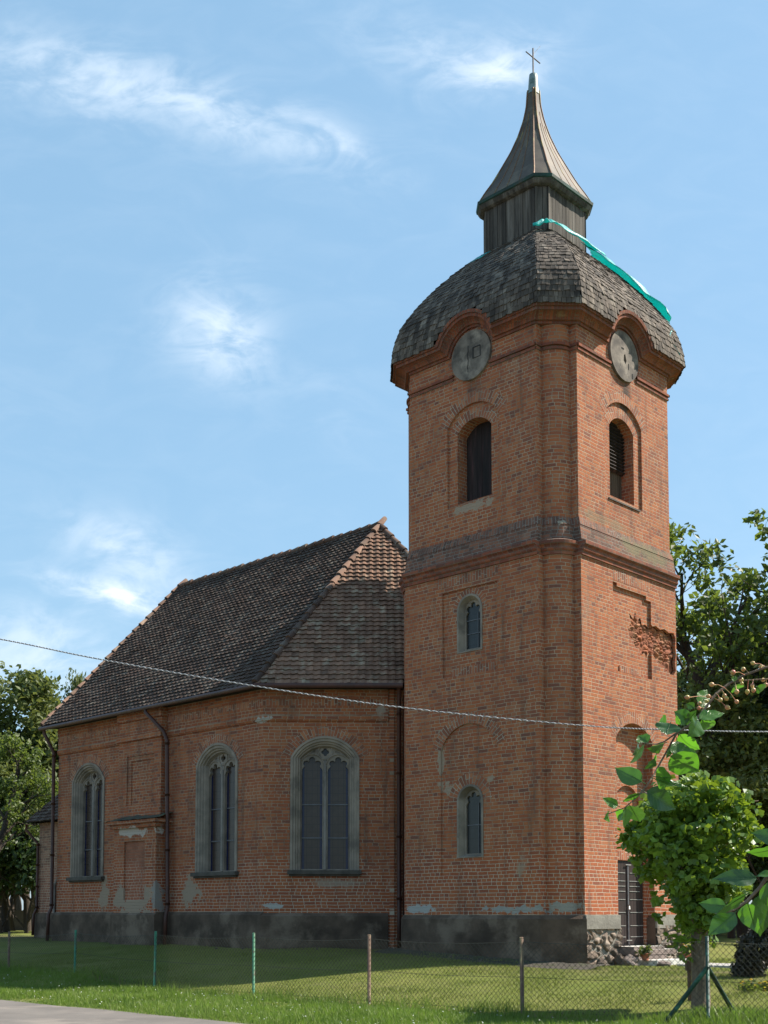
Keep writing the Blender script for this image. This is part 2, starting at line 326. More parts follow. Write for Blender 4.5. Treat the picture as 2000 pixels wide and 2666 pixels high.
M['hip'] = noisy('clay_hip_tile', (.15, .085, .058), (.10, .064, .047), 3, .9, (.21, .16, .12), 2.0, .4, .006, 30, tint=.35)
M['dark'] = noisy('underlay_and_butt_shade', (.02, .018, .016), (.03, .026, .022), 3, .95)  # also colours the painted shadow strips under the tile butts
M['shingle'] = noisy('weathered_wood_shingle', (.105, .080, .060), (.055, .042, .033), 3, .9, (.17, .14, .11), 4.0, .6, .01, 20, tint=.5, stretch=(1, 1, .35))
M['board'] = noisy('weathered_board', (.085, .070, .055), (.040, .033, .027), 4, .88, (.14, .12, .10), 1.5, .6, .006, 26, tint=.4, stretch=(3, 3, .25))
M['louvre'] = noisy('dark_louvre_board', (.030, .020, .018), (.015, .011, .011), 4, .8, (.07, .035, .035), 2.5, .5, .006, 26, tint=.3, stretch=(3, 3, .2))
M['brownboard'] = noisy('brown_board', (.14, .095, .06), (.08, .055, .036), 4, .85, None, 1, .5, .006, 26, tint=.3, stretch=(3, 3, .2))
M['copper'] = noisy('brown_sheet_roofing', (.105, .082, .060), (.065, .051, .040), 2, .72, (.14, .11, .075), 1.8, .25, .01, 8, spec=.4, metal=.1, tint=.18)
M['seam'] = noisy('rusty_seam', (.17, .078, .036), (.16, .075, .038), 4, .6, (.30, .24, .09), 3, .3, .01, 20, metal=.2)
M['verdigris'] = noisy('verdigris_gutter', (.022, .075, .058), (.022, .035, .030), 3, .6, (.07, .06, .045), 2, .4, .01, 16, metal=.2)
M['zinc'] = noisy('zinc_cap', (.24, .29, .275), (.15, .19, .18), 5, .5, (.08, .12, .10), 4, .4, .01, 16, metal=.2)
M['iron'] = noisy('rusty_iron', (.09, .075, .065), (.05, .04, .036), 10, .6, metal=.4)
M['pipe'] = noisy('brown_downpipe', (.075, .028, .020), (.045, .020, .016), 4, .5, (.10, .035, .022), 2, .2, .004, 20, spec=.4)
M['clock'] = noisy('weathered_clock_face', (.22, .18, .145), (.06, .05, .043), 2.4, .85, (.30, .25, .20), 1.9, .5, .01, 18)
M['line'] = noisy('dark_crack', (.02, .02, .02), (.03, .028, .026), 8, .9)
M['door'] = noisy('dark_door_wood', (.040, .024, .020), (.022, .015, .014), 5, .6, None, 1, .5, .004, 20, stretch=(5, 5, .3))
M['silver'] = noisy('bright_strap', (.40, .38, .35), (.28, .27, .25), 8, .4, metal=.2)
M['bar'] = noisy('grey_bar', (.15, .15, .16), (.10, .10, .11), 8, .5, metal=.3)
M['slab'] = noisy('pale_stone_slab', (.60, .58, .54), (.42, .40, .37), 4, .85, (.30, .26, .24), 2, .5, .01, 22)
M['slab_side'] = noisy('brown_stone_edge', (.26, .20, .17), (.15, .12, .105), 6, .9)
M['concrete'] = noisy('concrete_path', (.42, .40, .37), (.32, .30, .28), 4, .9)
M['post_green'] = noisy('green_painted_post', (.06, .20, .11), (.04, .14, .08), 14, .6, (.10, .07, .05), 7, .5, .004, 40)
M['post_green_dark'] = noisy('dark_green_brace', (.020, .055, .042), (.012, .032, .028), 10, .55, (.05, .17, .12), 5, .3, .004, 40)
M['post_rust'] = noisy('rusty_post', (.16, .10, .07), (.09, .055, .04), 12, .8, (.24, .19, .10), 6, .5, .004, 40)
M['wire'] = noisy('fence_wire', (.075, .072, .055), (.05, .05, .042), 12, .6, metal=.2)
M['asphalt'] = noisy('old_asphalt', (.165, .145, .128), (.125, .11, .098), 1.3, .92, (.21, .18, .155), .8, .6, .01, 60)
M['bark'] = noisy('bark', (.075, .058, .045), (.045, .035, .028), 6, .95, None, 1, .9, .03, 20, stretch=(3, 3, .6))
M['bark_pale'] = noisy('pale_bark', (.20, .145, .10), (.12, .085, .06), 8, .95, (.25, .19, .13), 3, .9, .02, 24, stretch=(3, 3, .6))
M['terracotta'] = noisy('terracotta', (.33, .12, .07), (.25, .09, .05), 6, .85)
M['woodblock'] = noisy('brown_block', (.11, .065, .042), (.075, .045, .03), 8, .8)
M['cable_dark'] = noisy('grey_cable', (.16, .16, .16), (.11, .11, .11), 8, .4, spec=.5)
M['cable_light'] = noisy('pale_cable', (.6, .59, .57), (.5, .49, .48), 8, .35, spec=.6)
M['wall_far'] = noisy('far_wall', (.12, .095, .075), (.075, .06, .05), 1, .95)

def leafmat(name, c1, c2, trans=(.14, .24, .03), tw=.35, rough=.5, nscale=.35, spec=.35):
    m, t, p, out = newmat(name); a = N(t, 'ShaderNodeAttribute', attribute_name='tint')
    tcx = N(t, 'ShaderNodeTexCoord'); n = noise_(t, tcx.outputs['Object'], nscale, 4)
    f = MATH(t, 'ADD', MATH(t, 'MULTIPLY', a.outputs['Fac'], .6), MATH(t, 'MULTIPLY', MAPR(t, n.outputs[0], .3, .7), .4))
    c = mixc(t, f, c1, c2); L(t, c, p.inputs['Base Color']); p.inputs['Roughness'].default_value = rough; p.inputs['Specular IOR Level'].default_value = spec
    tr = N(t, 'ShaderNodeBsdfTranslucent'); L(t, mixc(t, f, tuple(x * .7 for x in trans), trans), tr.inputs[0])
    mxs = N(t, 'ShaderNodeMixShader'); mxs.inputs[0].default_value = tw; L(t, p.outputs[0], mxs.inputs[1]); L(t, tr.outputs[0], mxs.inputs[2]); L(t, mxs.outputs[0], out.inputs[0])
    return m
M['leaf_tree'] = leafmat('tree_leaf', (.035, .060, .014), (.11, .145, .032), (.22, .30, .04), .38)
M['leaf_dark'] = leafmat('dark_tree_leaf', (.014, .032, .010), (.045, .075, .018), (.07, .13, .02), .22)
M['leaf_pale'] = leafmat('pale_tree_leaf', (.05, .075, .02), (.13, .16, .045), (.24, .28, .06), .35)
M['leaf_globe'] = leafmat('glossy_lime_leaf', (.035, .085, .014), (.19, .30, .04), (.34, .48, .03), .28, .42, 3, .4)
M['leaf_near'] = leafmat('near_fruit_leaf', (.035, .095, .018), (.07, .16, .022), (.16, .42, .02), .5, .38, 20, .5)
M['leaf_bush'] = leafmat('dry_bush_leaf', (.035, .032, .024), (.085, .075, .055), (.08, .07, .03), .15)
M['grass_blade'] = leafmat('grass_blade', (.055, .105, .014), (.22, .265, .06), (.20, .34, .04), .4, .55, .5)
M['lawn_blade'] = leafmat('lawn_blade', (.13, .165, .03), (.27, .275, .075), (.22, .28, .05), .35, .6, .5)
M['petal_yellow'] = leafmat('yellow_petal', (.6, .38, .02), (.75, .5, .03), (.6, .4, .02), .3)
M['petal_white'] = leafmat('white_petal', (.7, .7, .62), (.8, .8, .75), (.6, .6, .5), .3)
def fruitmat():
    m, t, p, _ = newmat('crab_apple'); tcx = N(t, 'ShaderNodeTexCoord'); n = noise_(t, tcx.outputs['Object'], 60, 3)
    a = N(t, 'ShaderNodeAttribute', attribute_name='tint')
    c = mixc(t, MATH(t, 'ADD', MAPR(t, n.outputs[0], .35, .65, 0, .6), MATH(t, 'MULTIPLY', a.outputs['Fac'], .4)), (.40, .38, .08), (.58, .10, .10))
    L(t, c, p.inputs['Base Color']); p.inputs['Roughness'].default_value = .4; return m
M['fruit'] = fruitmat()
def glassmat(name, w, border=(.012, .016, .055), body=(.050, .034, .026)):
    m, t, p, _ = newmat(name); uv = N(t, 'ShaderNodeUVMap'); s = N(t, 'ShaderNodeSeparateXYZ'); L(t, uv.outputs[0], s.inputs[0])
    n = noise_(t, uv.outputs[0], 5, 4)
    au = MATH(t, 'ABSOLUTE', s.outputs[0])
    e = MAPR(t, au, w - .085, w - .075)
    c = mixc(t, n.outputs[0], tuple(x * .7 for x in body), tuple(x * 1.5 for x in body))
    br = N(t, 'ShaderNodeTexBrick'); L(t, uv.outputs[0], br.inputs[0]); br.inputs['Scale'].default_value = 1; br.inputs['Brick Width'].default_value = .14; br.inputs['Row Height'].default_value = .2; br.inputs['Mortar Size'].default_value = .006; br.offset = 0
    c = mixc(t, e, c, border); c = mixc(t, MATH(t, 'MULTIPLY', br.outputs['Fac'], .7), c, (.015, .014, .014))
    L(t, c, p.inputs['Base Color']); p.inputs['Roughness'].default_value = .22; p.inputs['Specular IOR Level'].default_value = .35
    bump(t, p, noise_(t, uv.outputs[0], 9, 3).outputs[0], .25, .01); return m
M['glass'] = glassmat('leaded_glass', .28)
M['glass_small'] = glassmat('small_leaded_glass', .24, (.015, .017, .018), (.026, .028, .027))
def groundmat():
    m, t, p, _ = newmat('grass_ground'); tcx = N(t, 'ShaderNodeTexCoord'); ob = tcx.outputs['Object']
    a = noise_(t, ob, .45, 6, .6); b = noise_(t, ob, 3.5, 6, .65); d = noise_(t, ob, 38, 4, .7)
    c = mixc(t, MAPR(t, a.outputs[0], .35, .65), (.14, .165, .034), (.20, .20, .055))
    c = mixc(t, MAPR(t, b.outputs[0], .45, .75, 0, .7), c, (.17, .155, .07))
    c = mixc(t, MAPR(t, d.outputs[0], .45, .7, 0, .6), c, (.04, .058, .015))
    dt = N(t, 'ShaderNodeVectorMath', operation='DOT_PRODUCT'); L(t, ob, dt.inputs[0]); dt.inputs[1].default_value = (U2[0], U2[1], 0)
    lx = MATH(t, 'ADD', dt.outputs['Value'], 7.12 - (OX * U2[0] + OY * U2[1]))
    strip = MAPR(t, MATH(t, 'ADD', MATH(t, 'ABSOLUTE', lx), MATH(t, 'MULTIPLY', MATH(t, 'SUBTRACT', b.outputs[0], .5), .6)), .08, .3, .75, 0)
    c = mixc(t, strip, c, (.17, .115, .065))
    near = MAPR(t, MATH(t, 'ADD', lx, MATH(t, 'MULTIPLY', MATH(t, 'SUBTRACT', b.outputs[0], .5), 3.0)), 4.0, 7.0, 0, .6)
    nr2 = MATH(t, 'MULTIPLY', near, MAPR(t, lx, 7.6, 9.0, 1, 0)); c = mixc(t, nr2, c, (.105, .080, .048))
    edge = MAPR(t, MATH(t, 'ADD', lx, MATH(t, 'MULTIPLY', MATH(t, 'SUBTRACT', b.outputs[0], .5), .9)), -3.9, -3.4, .8, 0)
    c = mixc(t, edge, c, (.17, .15, .12))
    L(t, c, p.inputs['Base Color']); p.inputs['Roughness'].default_value = .95; p.inputs['Specular IOR Level'].default_value = .1
    bump(t, p, d.outputs[0], .8, .03); return m
M['ground'] = groundmat()

# ------------------------------------------------------------------ ground
def axis(segs):
    out = []
    for a, b, st in segs: out += list(np.arange(a, b, st))
    return out
xs = axis([(-400, -60, 40), (-60, -16, 4), (-16, 16, .4), (16, 60, 4), (60, 440, 40)]); ys = axis([(-30, 10, 4), (10, 44, .4), (44, 80, 4), (80, 1000, 60)])
g = MB(); P = [[(x, y, tz(x, y) + (0.018 * noise.noise(Vector((x * 1.3, y * 1.3, 0))) if 12 < y < 44 and abs(x) < 16 else 0)) for x in xs] for y in ys]
g.grid(P); go = g.build('ground', M['ground']); tag(go, kind='structure')
rd = MB(); rp = []
for ly in np.arange(-30, 60, .5):
    w = .10 * noise.noise(Vector((ly * .6, 1, 0))) + .05 * noise.noise(Vector((ly * 2.3, 4, 0)))
    row = []
    for k, lx in enumerate((-16.8, -14.5, -12.5, -11.0 + w)):
        X, Y = l2w(lx, ly); row.append((X, Y, 0.022 + 0.012 * (k in (1, 2))))
    rp.append(row)
rd.grid(rp); tag(rd.build('road', M['asphalt']), kind='structure')
pth = MB()
for i in range(12):
    y0, y1 = -1.3 - i * .9, -1.3 - (i + 1) * .9 + .02; c_ = []
    for (lx, ly) in ((2.3, y0), (3.5, y0), (3.5, y1), (2.3, y1)):
        X, Y = l2w(lx, ly); c_.append((X, Y, tz(X, Y) + .045))
    pth.face(c_)
    for a_ in range(4):
        q0, q1 = c_[a_], c_[(a_ + 1) % 4]; pth.face([(q0[0], q0[1], q0[2] - .2), (q1[0], q1[1], q1[2] - .2), q1, q0])
tag(pth.build('path', M['concrete']), kind='structure')

# ------------------------------------------------------------------ church
church = empty('church', (OX, OY, 0), ROTZ, 'old red brick church with an octagon-cornered clock tower, shingled dome and tiled nave roof', 'church')
Z = Vector((0, 0, 1))
class Fr:
    def __init__(s, o, ud, nd, uo=0): s.o = Vector(o); s.u = Vector(ud).normalized(); s.n = Vector(nd).normalized(); s.uo = uo
    def p(s, u, z, d=0): return s.o + s.u * u + Z * z + s.n * d
FL = Fr((0, 0, 0), (0, 1, 0), (-1, 0, 0), 0.0)
FR = Fr((0, 0, 0), (1, 0, 0), (0, -1, 0), 31.0)
FS = Fr((-1.57, 0, 0), (0, 1, 0), (-1, 0, 0), 57.0)
FA = Fr((-1.57, 8.25, 0), (1, -1, 0), (-1, -1, 0), 77.0)
def panel(mb, F, outer, holes, d=0, m=0, uvm=None, t=.5):
    loops = [[Vector((a, b, 0)) for a, b in outer]] + [[Vector((a, b, 0)) for a, b in h] for h in holes]
    flat = [v for l in loops for v in l]
    for tri in geometry.tessellate_polygon(loops):
        q = [flat[i] for i in tri]; pts = [F.p(v.x, v.y, d) for v in q]
        if (pts[1] - pts[0]).cross(pts[2] - pts[0]).dot(F.n) < 0: pts.reverse(); q.reverse()
        mb.face(pts, [((v.x + F.uo), v.y) if not uvm else uvm(v.x, v.y) for v in q], m, t)
def reveal(mb, F, loop, d0, d1, m=0, flat=False):
    acc_ = 0
    for i in range(len(loop)):
        a, b = loop[i], loop[(i + 1) % len(loop)]; l = math.hypot(b[0] - a[0], b[1] - a[1])
        pts = [F.p(a[0], a[1], d0), F.p(b[0], b[1], d0), F.p(b[0], b[1], d1), F.p(a[0], a[1], d1)]
        if abs(b[0] - a[0]) < .15 * l: uv = [(F.uo + a[0] + d0, a[1]), (F.uo + a[0] + d0, b[1]), (F.uo + a[0] + d1, b[1]), (F.uo + a[0] + d1, a[1])]
        else: uv = [(d0, acc_), (d0, acc_ + l), (d1, acc_ + l), (d1, acc_)]
        mb.face(pts, uv, m); acc_ += l
def arcpts(u0, u1, zs, zc, n=14, ex=0.0):
    w = (u1 - u0) / 2; r = zc - zs; uc = (u0 + u1) / 2
    Rr = (w * w + r * r) / (2 * r); zz = zc - Rr; th = math.asin(min(1, w / Rr)); th = th if r <= w else math.pi - th
    return [(uc + (Rr + ex) * math.sin(th - 2 * th * i / n), zz + (Rr + ex) * math.cos(th - 2 * th * i / n)) for i in range(n + 1)]
def arch(u0, u1, z0, zs, zc, n=14): return [(u0, z0), (u1, z0)] + arcpts(u0, u1, zs, zc, n)
def arcring(mb, F, u0, u1, zs, zc, thick, d, m=0, n=20, in0=0.0):
    A = arcpts(u0, u1, zs, zc, n, in0); B = arcpts(u0, u1, zs, zc, n, in0 + thick); s = 0
    for i in range(n):
        l = math.dist(A[i], A[i + 1]) * 1.12
        mb.face([F.p(*A[i + 1], d), F.p(*A[i], d), F.p(*B[i], d), F.p(*B[i + 1], d)], [(0.01, s + l), (0.01, s), (thick, s), (thick, s + l)], m)
        s += l
    for i in range(n):
        mb.face([F.p(*B[i], d), F.p(*B[i + 1], d), F.p(*B[i + 1], d - .02), F.p(*B[i], d - .02)], [(0, 0), (0, .1), (.02, .1), (.02, 0)], m)
def soldier(mb, F, u0, u1, z0, z1, d, m=0):
    mb.face([F.p(u0, z0, d), F.p(u1, z0, d), F.p(u1, z1, d), F.p(u0, z1, d)], [(.01, u0), (.01, u1), (z1 - z0, u1), (z1 - z0, u0)], m)

W = 5.42; HC = W / 2
def rot90(p, k):
    x, y = p[0] - HC, p[1] - HC
    for _ in range(k): x, y = -y, x
    return (x + HC, y + HC)
RC = .19
def corner(o):       # curved corner with returns
    c = .68 - .7 * o if o < 0 else .68
    ctr = c; rad = c - RC + o
    pts = [(-o, c), (RC - o, c)]
    for i in range(1, 10):
        a = math.pi + (math.pi / 2) * i / 10
        pts.append((ctr + rad * math.cos(a), ctr + rad * math.sin(a)))
    pts += [(c, RC - o), (c, -o)]
    return pts
def ringc(o): return [[rot90(p, k) for p in corner(o)] for k in range(4)]
def octc(o, c=.72):
    h = HC + o; return [[rot90((HC - h, HC - h + c), k), rot90((HC - h + c, HC - h), k)] for k in range(4)]
def loft(mb, A, za, B, zb, m=0, faces=(0, 1, 2, 3), corners=True, uo=0.0, sold=False, smooth=False):
    # A, B = 4 corner lists, faces k joins corner k to corner k+1
    for k in range(4):
        ca, cb = A[k], B[k]; s = uo + 10 * k
        if corners:
            for i in range(len(ca) - 1):
                l = math.dist(ca[i], ca[i + 1])
                uv = [(s, za), (s + l, za), (s + l, zb), (s, zb)]
                if sold: uv = [(0.01, s), (.01, s + l), (zb - za, s + l), (zb - za, s)]
                if abs(zb - za) < .01: uv = [(s, 0), (s + l, 0), (s + l, .1), (s, .1)]
                mb.face([(*ca[i], za), (*ca[i + 1], za), (*cb[i + 1], zb), (*cb[i], zb)], uv, m, smooth=smooth and 1 <= i <= len(ca) - 3); s += l
        if k in faces:
            a, b, c2, d2 = A[k][-1], A[(k + 1) % 4][0], B[(k + 1) % 4][0], B[k][-1]
            l = math.dist(a, b); s = 3 + 10 * k
            uv = [(s, za), (s + l, za), (s + l, zb), (s, zb)]
            if sold: uv = [(.01, s), (.01, s + l), (zb - za, s + l), (zb - za, s)]
            mb.face([(*a, za), (*b, za), (*c2, zb), (*d2, zb)], uv, m)
ZP, ZS, ZA, ZU, ZC = 1.43, 9.56, 9.92, 10.45, 14.95
tw = MB()      # mats: 0 brick, 1 sooty, 2 red moulded, 3 radial, 4 faded panel
r0, rU = ringc(0), ringc(-.1)
loft(tw, r0, 1.3, r0, ZS, 0, faces=(1, 2), smooth=True)
loft(tw, rU, ZU, rU, 15.3, 0, faces=(1, 2), smooth=True)
# string course and battered attic
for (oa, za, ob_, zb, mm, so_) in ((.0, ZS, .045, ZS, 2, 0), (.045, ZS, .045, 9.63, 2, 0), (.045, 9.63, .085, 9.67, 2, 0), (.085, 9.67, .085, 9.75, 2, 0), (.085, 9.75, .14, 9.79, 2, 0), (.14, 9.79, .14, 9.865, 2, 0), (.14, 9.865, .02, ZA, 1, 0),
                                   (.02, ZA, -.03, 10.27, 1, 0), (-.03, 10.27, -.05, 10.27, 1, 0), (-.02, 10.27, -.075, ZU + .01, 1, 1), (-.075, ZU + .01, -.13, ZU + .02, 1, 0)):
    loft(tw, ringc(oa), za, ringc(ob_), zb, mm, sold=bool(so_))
# LEFT face, lower storey
pn = [(1.86, 7.12), (3.53, 7.12), (3.53, 9.18), (1.86, 9.18)]
ba = arch(1.88, 3.60, 2.41, 5.38, 5.96)
panel(tw, FL, [(.68, 1.3), (4.74, 1.3), (4.74, ZS), (.68, ZS)], [pn, ba], 0)
reveal(tw, FL, pn, 0, -.045); reveal(tw, FL, ba, 0, -.04)
w1 = arch(2.33, 3.10, 7.66, 8.66, 9.04); w2 = arch(2.33, 3.12, 2.82, 4.15, 4.53)
panel(tw, FL, pn, [w1], -.045); panel(tw, FL, ba, [w2], -.04)
reveal(tw, FL, w1, -.045, -.35); reveal(tw, FL, w2, -.04, -.35)
arcring(tw, FL, 1.88, 3.60, 5.38, 5.96, .27, .003, 3); arcring(tw, FL, 2.33, 3.10, 8.66, 9.04, .14, -.042, 3, in0=.0); arcring(tw, FL, 2.33, 3.12, 4.15, 4.53, .26, -.037, 3)
soldier(tw, FL, 1.83, 3.68, 9.32, 9.54, .003, 3); soldier(tw, FL, 1.95, 3.3, 7.13, 7.32, -.041, 3)
# left face, upper storey
on = arch(1.84, 3.44, 11.24, 13.22, 13.66); bo = arch(2.12, 3.16, 11.32, 13.02, 13.30)
uctr, cz0 = 2.66, 14.83
def cpath(F, d, hgt, n=18, rb=.66):
    z = ZC + hgt; r = rb + hgt; hu = math.sqrt(max(1e-6, r * r - (z - cz0) ** 2)); th = math.asin(min(1, hu / r)); th = th if z >= cz0 else math.pi - th
    o = d; c0 = .72 - o; P_ = [(c0, z)]
    for i in range(n + 1): a = -th + 2 * th * i / n; P_.append((uctr + r * math.sin(a), cz0 + r * math.cos(a)))
    P_.append((W - c0, z)); return [(a, b, d) for a, b in P_]
def upper_outline():
    p_ = [(.75, ZU), (4.67, ZU), (4.67, 15.25)]
    return p_ + [(uctr + .70 * math.sin(a), cz0 + .70 * math.cos(a)) for a in np.linspace(.92, -.92, 14)] + [(.75, 15.25)]
for F in (FL, FR):
    panel(tw, F, upper_outline(), [on], -.1); reveal(tw, F, on, -.1, -.155)
    panel(tw, F, on, [bo], -.155); reveal(tw, F, bo, -.155, -.62)
    arcring(tw, F, 1.84, 3.44, 13.22, 13.66, .27, -.097, 3); arcring(tw, F, 2.12, 3.16, 13.02, 13.30, .25, -.152, 3)
    # small mouldings under the cornice, stopping at the clock
    for (zz, dd) in ((14.36, .03), (14.45, .055)):
        for (ua, ub) in ((.76, uctr - .56), (uctr + .56, 4.66)):
            zt = zz + .06
            tw.face([F.p(ua, zz, -.1 + dd), F.p(ub, zz, -.1 + dd), F.p(ub, zt, -.1 + dd), F.p(ua, zt, -.1 + dd)], [(ua, zz), (ub, zz), (ub, zt), (ua, zt)], 2)
            tw.face([F.p(ua, zz, -.1), F.p(ub, zz, -.1), F.p(ub, zz, -.1 + dd), F.p(ua, zz, -.1 + dd)], None, 2)
            tw.face([F.p(ua, zt, -.1), F.p(ub, zt, -.1), F.p(ub, zt, -.1 + dd), F.p(ua, zt, -.1 + dd)], None, 2)
    # swept cornice that rises over the clock
    st = [(0, -.098), (0, -.05), (.06, -.05), (.06, .0), (.10, .02), (.14, .07), (.17, .14), (.17, .18), (.245, .18), (.245, .22), (.32, .23), (.32, -1.2)]
    pr = [cpath(F, d, h) for h, d in st]; vv = 0
    for a, b in zip(pr[:-1], pr[1:]):
        dv = math.hypot(b[0][1] - a[0][1], b[0][2] - a[0][2]); s = 0
        for i in range(len(a) - 1):
            l = math.dist(a[i][:2], a[i + 1][:2]); q = [a[i], a[i + 1], b[i + 1], b[i]]
            tw.face([F.p(*x) for x in q], [(vv, s), (vv, s + l), (vv + dv, s + l), (vv + dv, s)], 2); s += l
        vv += dv
for k in (1, 2): pass
st2 = [(-.098, 14.95), (-.05, 14.95), (-.05, 15.01), (.0, 15.01), (.02, 15.05), (.07, 15.09), (.14, 15.12), (.18, 15.12), (.18, 15.195), (.22, 15.195), (.23, 15.27), (-.3, 15.27)]
for (oa, za), (ob_, zb) in zip(st2[:-1], st2[1:]): loft(tw, octc(oa), za, octc(ob_), zb, 2, faces=(1, 2), sold=True)
loft(tw, octc(-.6), 14.95, octc(-.098), 14.95, 2, faces=(1, 2))
for (zz, dd) in ((14.36, .03), (14.45, .055)):
    for a, b in ((( -.1, zz), (-.1 + dd, zz)), ((-.1 + dd, zz), (-.1 + dd, zz + .06)), ((-.1 + dd, zz + .06), (-.1, zz + .06))):
        loft(tw, ringc(a[0]), a[1], ringc(b[0]), b[1], 2, faces=(1, 2))
# RIGHT face, lower storey
RJ = [(3.59, 7.79), (3.66, 7.73), (3.75, 7.66), (3.9, 7.6), (4.0, 7.50), (4.12, 7.53), (4.22, 7.42), (4.35, 7.45), (4.45, 7.36), (4.6, 7.38), (4.70, 7.5), (4.66, 7.7), (4.715, 7.9), (4.68, 8.1), (4.71, 8.3), (4.62, 8.43), (4.4, 8.40), (4.2, 8.46), (4.0, 8.41), (3.8, 8.47), (3.65, 8.43), (3.59, 8.47)]
hole = [(1.95, 7.12), (3.59, 7.12)] + RJ + [(3.59, 9.02), (3.38, 9.02), (3.38, 9.12), (2.12, 9.12), (2.12, 9.20), (1.95, 9.20)]
N0, N1, NZS, NZC, ND = 2.0, 3.56, 5.58, 5.97, -.22
jl = [(N0, NZS), (N0, .75)]; jr = [(N1, .75), (N1, NZS)]
panel(tw, FR, [(.68, 1.3), (N0, 1.3)] + list(reversed(arcpts(N0, N1, NZS, NZC))) + [(N1, 1.3), (4.74, 1.3), (4.74, ZS), (.68, ZS)], [hole], 0)
nl = arch(N0, N1, .75, NZS, NZC); reveal(tw, FR, nl, 0, ND)
ia = arch(2.22, 3.32, 2.98, 4.12, 4.52)
dr = [(2.08, .74), (3.46, .74), (3.46, 2.76), (2.08, 2.76)]
panel(tw, FR, nl, [ia, [(2.08, .76), (3.46, .76), (3.46, 2.76), (2.08, 2.76)]], ND); reveal(tw, FR, ia, ND, ND - .07); panel(tw, FR, ia, [], ND - .07); reveal(tw, FR, dr, ND, ND - .12)
arcring(tw, FR, N0, N1, NZS, NZC, .27, .003, 3); soldier(tw, FR, 2.08, 3.46, 2.77, 2.97, ND + .003, 3)
soldier(tw, FR, 1.98, 3.56, 9.25, 9.50, .003, 3)
dmg = [(2.72, 8.05), (2.66, 8.25), (2.80, 8.36), (2.72, 8.60), (2.90, 8.48), (2.98, 8.68), (3.06, 8.46), (3.2, 8.58), (3.27, 8.40), (3.42, 8.44), (3.55, 8.38)] + [(4.15 + (a - 4.15) * .965, 7.95 + (b - 7.95) * .965) for a, b in reversed(RJ[1:-1])] + [(3.5, 7.78), (3.44, 7.62), (3.36, 7.76), (3.2, 7.66), (3.12, 7.82), (2.98, 7.80), (2.90, 7.96)]
reveal(tw, FR, hole, 0, -.06); panel(tw, FR, hole, [dmg], -.06)
strip = [(2.25, 7.16), (3.17, 7.16), (3.17, 7.27), (2.25, 7.27)]
soldier(tw, FR, 2.25, 3.17, 7.14, 7.28, -.035, 3)
for (a, b) in ((0, 1), (1, 2), (2, 3), (3, 0)):
    q = [(2.25, 7.14), (3.17, 7.14), (3.17, 7.28), (2.25, 7.28)]
    tw.face([FR.p(*q[a], -.035), FR.p(*q[b], -.035), FR.p(*q[b], -.06), FR.p(*q[a], -.06)])
# closing lids so that no light comes through
tw.face([(.2, .8, 14.94), (.8, .2, 14.94), (4.6, .2, 14.94), (5.2, .8, 14.94), (5.2, 4.6, 14.94), (4.6, 5.2, 14.94), (.8, 5.2, 14.94), (.2, 4.6, 14.94)])
tower_wall = tw.build('tower_wall', [M['brick_tower'], M['brick_sooty'], M['brick_red'], M['brick_arch'], M['panel_rust']], church)

# spalled patch
def rough_patch(name, F, poly, d, amp, cell, mats, parent, step=.025, seed=1, inset=0, edge=.06, zs_=1.25, cw_=.35):
    rs = np.random.default_rng(seed); us = [p[0] for p in poly]; zs = [p[1] for p in poly]
    u0, u1, z0, z1 = min(us), max(us), min(zs), max(zs)
    n = int((u1 - u0) * (z1 - z0) / (cell * cell)) + 4
    pu = rs.uniform(u0, u1, n); pz = rs.uniform(z0, z1, n); sz = rs.uniform(.55, 1.6, n); ht = rs.uniform(.4, 1, n)
    nu, nz_ = int((u1 - u0) / step) + 1, int((z1 - z0) / step) + 1
    gu, gz = np.meshgrid(np.linspace(u0, u1, nu), np.linspace(z0, z1, nz_))
    dd = np.sqrt((gu[..., None] - pu) ** 2 + ((gz[..., None] - pz) * zs_) ** 2) / sz
    idx = np.argsort(dd, axis=-1)[..., :2]; f1 = np.take_along_axis(dd, idx[..., :1], -1)[..., 0]; f2 = np.take_along_axis(dd, idx[..., 1:2], -1)[..., 0]
    e = np.clip((f2 - f1) / (cell * cw_), 0, 1); e = e * e * (3 - 2 * e)
    h = e * ht[idx[..., 0]] * amp
    V = []
    def inp(x, z):
        c = False
        for q in range(len(poly)):
            (x1, z1_), (x2, z2_) = poly[q], poly[q - 1]
            if (z1_ > z) != (z2_ > z) and x < (x2 - x1) * (z - z1_) / (z2_ - z1_) + x1: c = not c
        return c
    for i in range(nz_):
        for j in range(nu):
            nn_ = noise.noise(Vector((gu[i, j] * 9, gz[i, j] * 9, seed))) * amp * .25
            V.append(F.p(gu[i, j], gz[i, j], d + h[i, j] + nn_ if len(poly) < 5 or inp(gu[i, j], gz[i, j]) else d - .01))
    V = np.array(V); ii, jj = np.meshgrid(np.arange(nz_ - 1), np.arange(nu - 1), indexing='ij'); b = (ii * nu + jj).ravel()
    Fc = np.stack([b, b + 1, b + nu + 1, b + nu], 1)
    tint = (np.sin(idx[..., 0] * 12.9898) * 43758.5453 % 1)[:-1, :-1].ravel()
    ec = e[:-1, :-1].ravel()
    return npmesh(name, V, Fc, mats, parent, tint, (ec < .28).astype(int))
rough_patch('spalled_patch', FR, dmg, -.10, .06, .12, [M['spall'], M['spall']], church, .02, 3, zs_=1.9, cw_=.8)

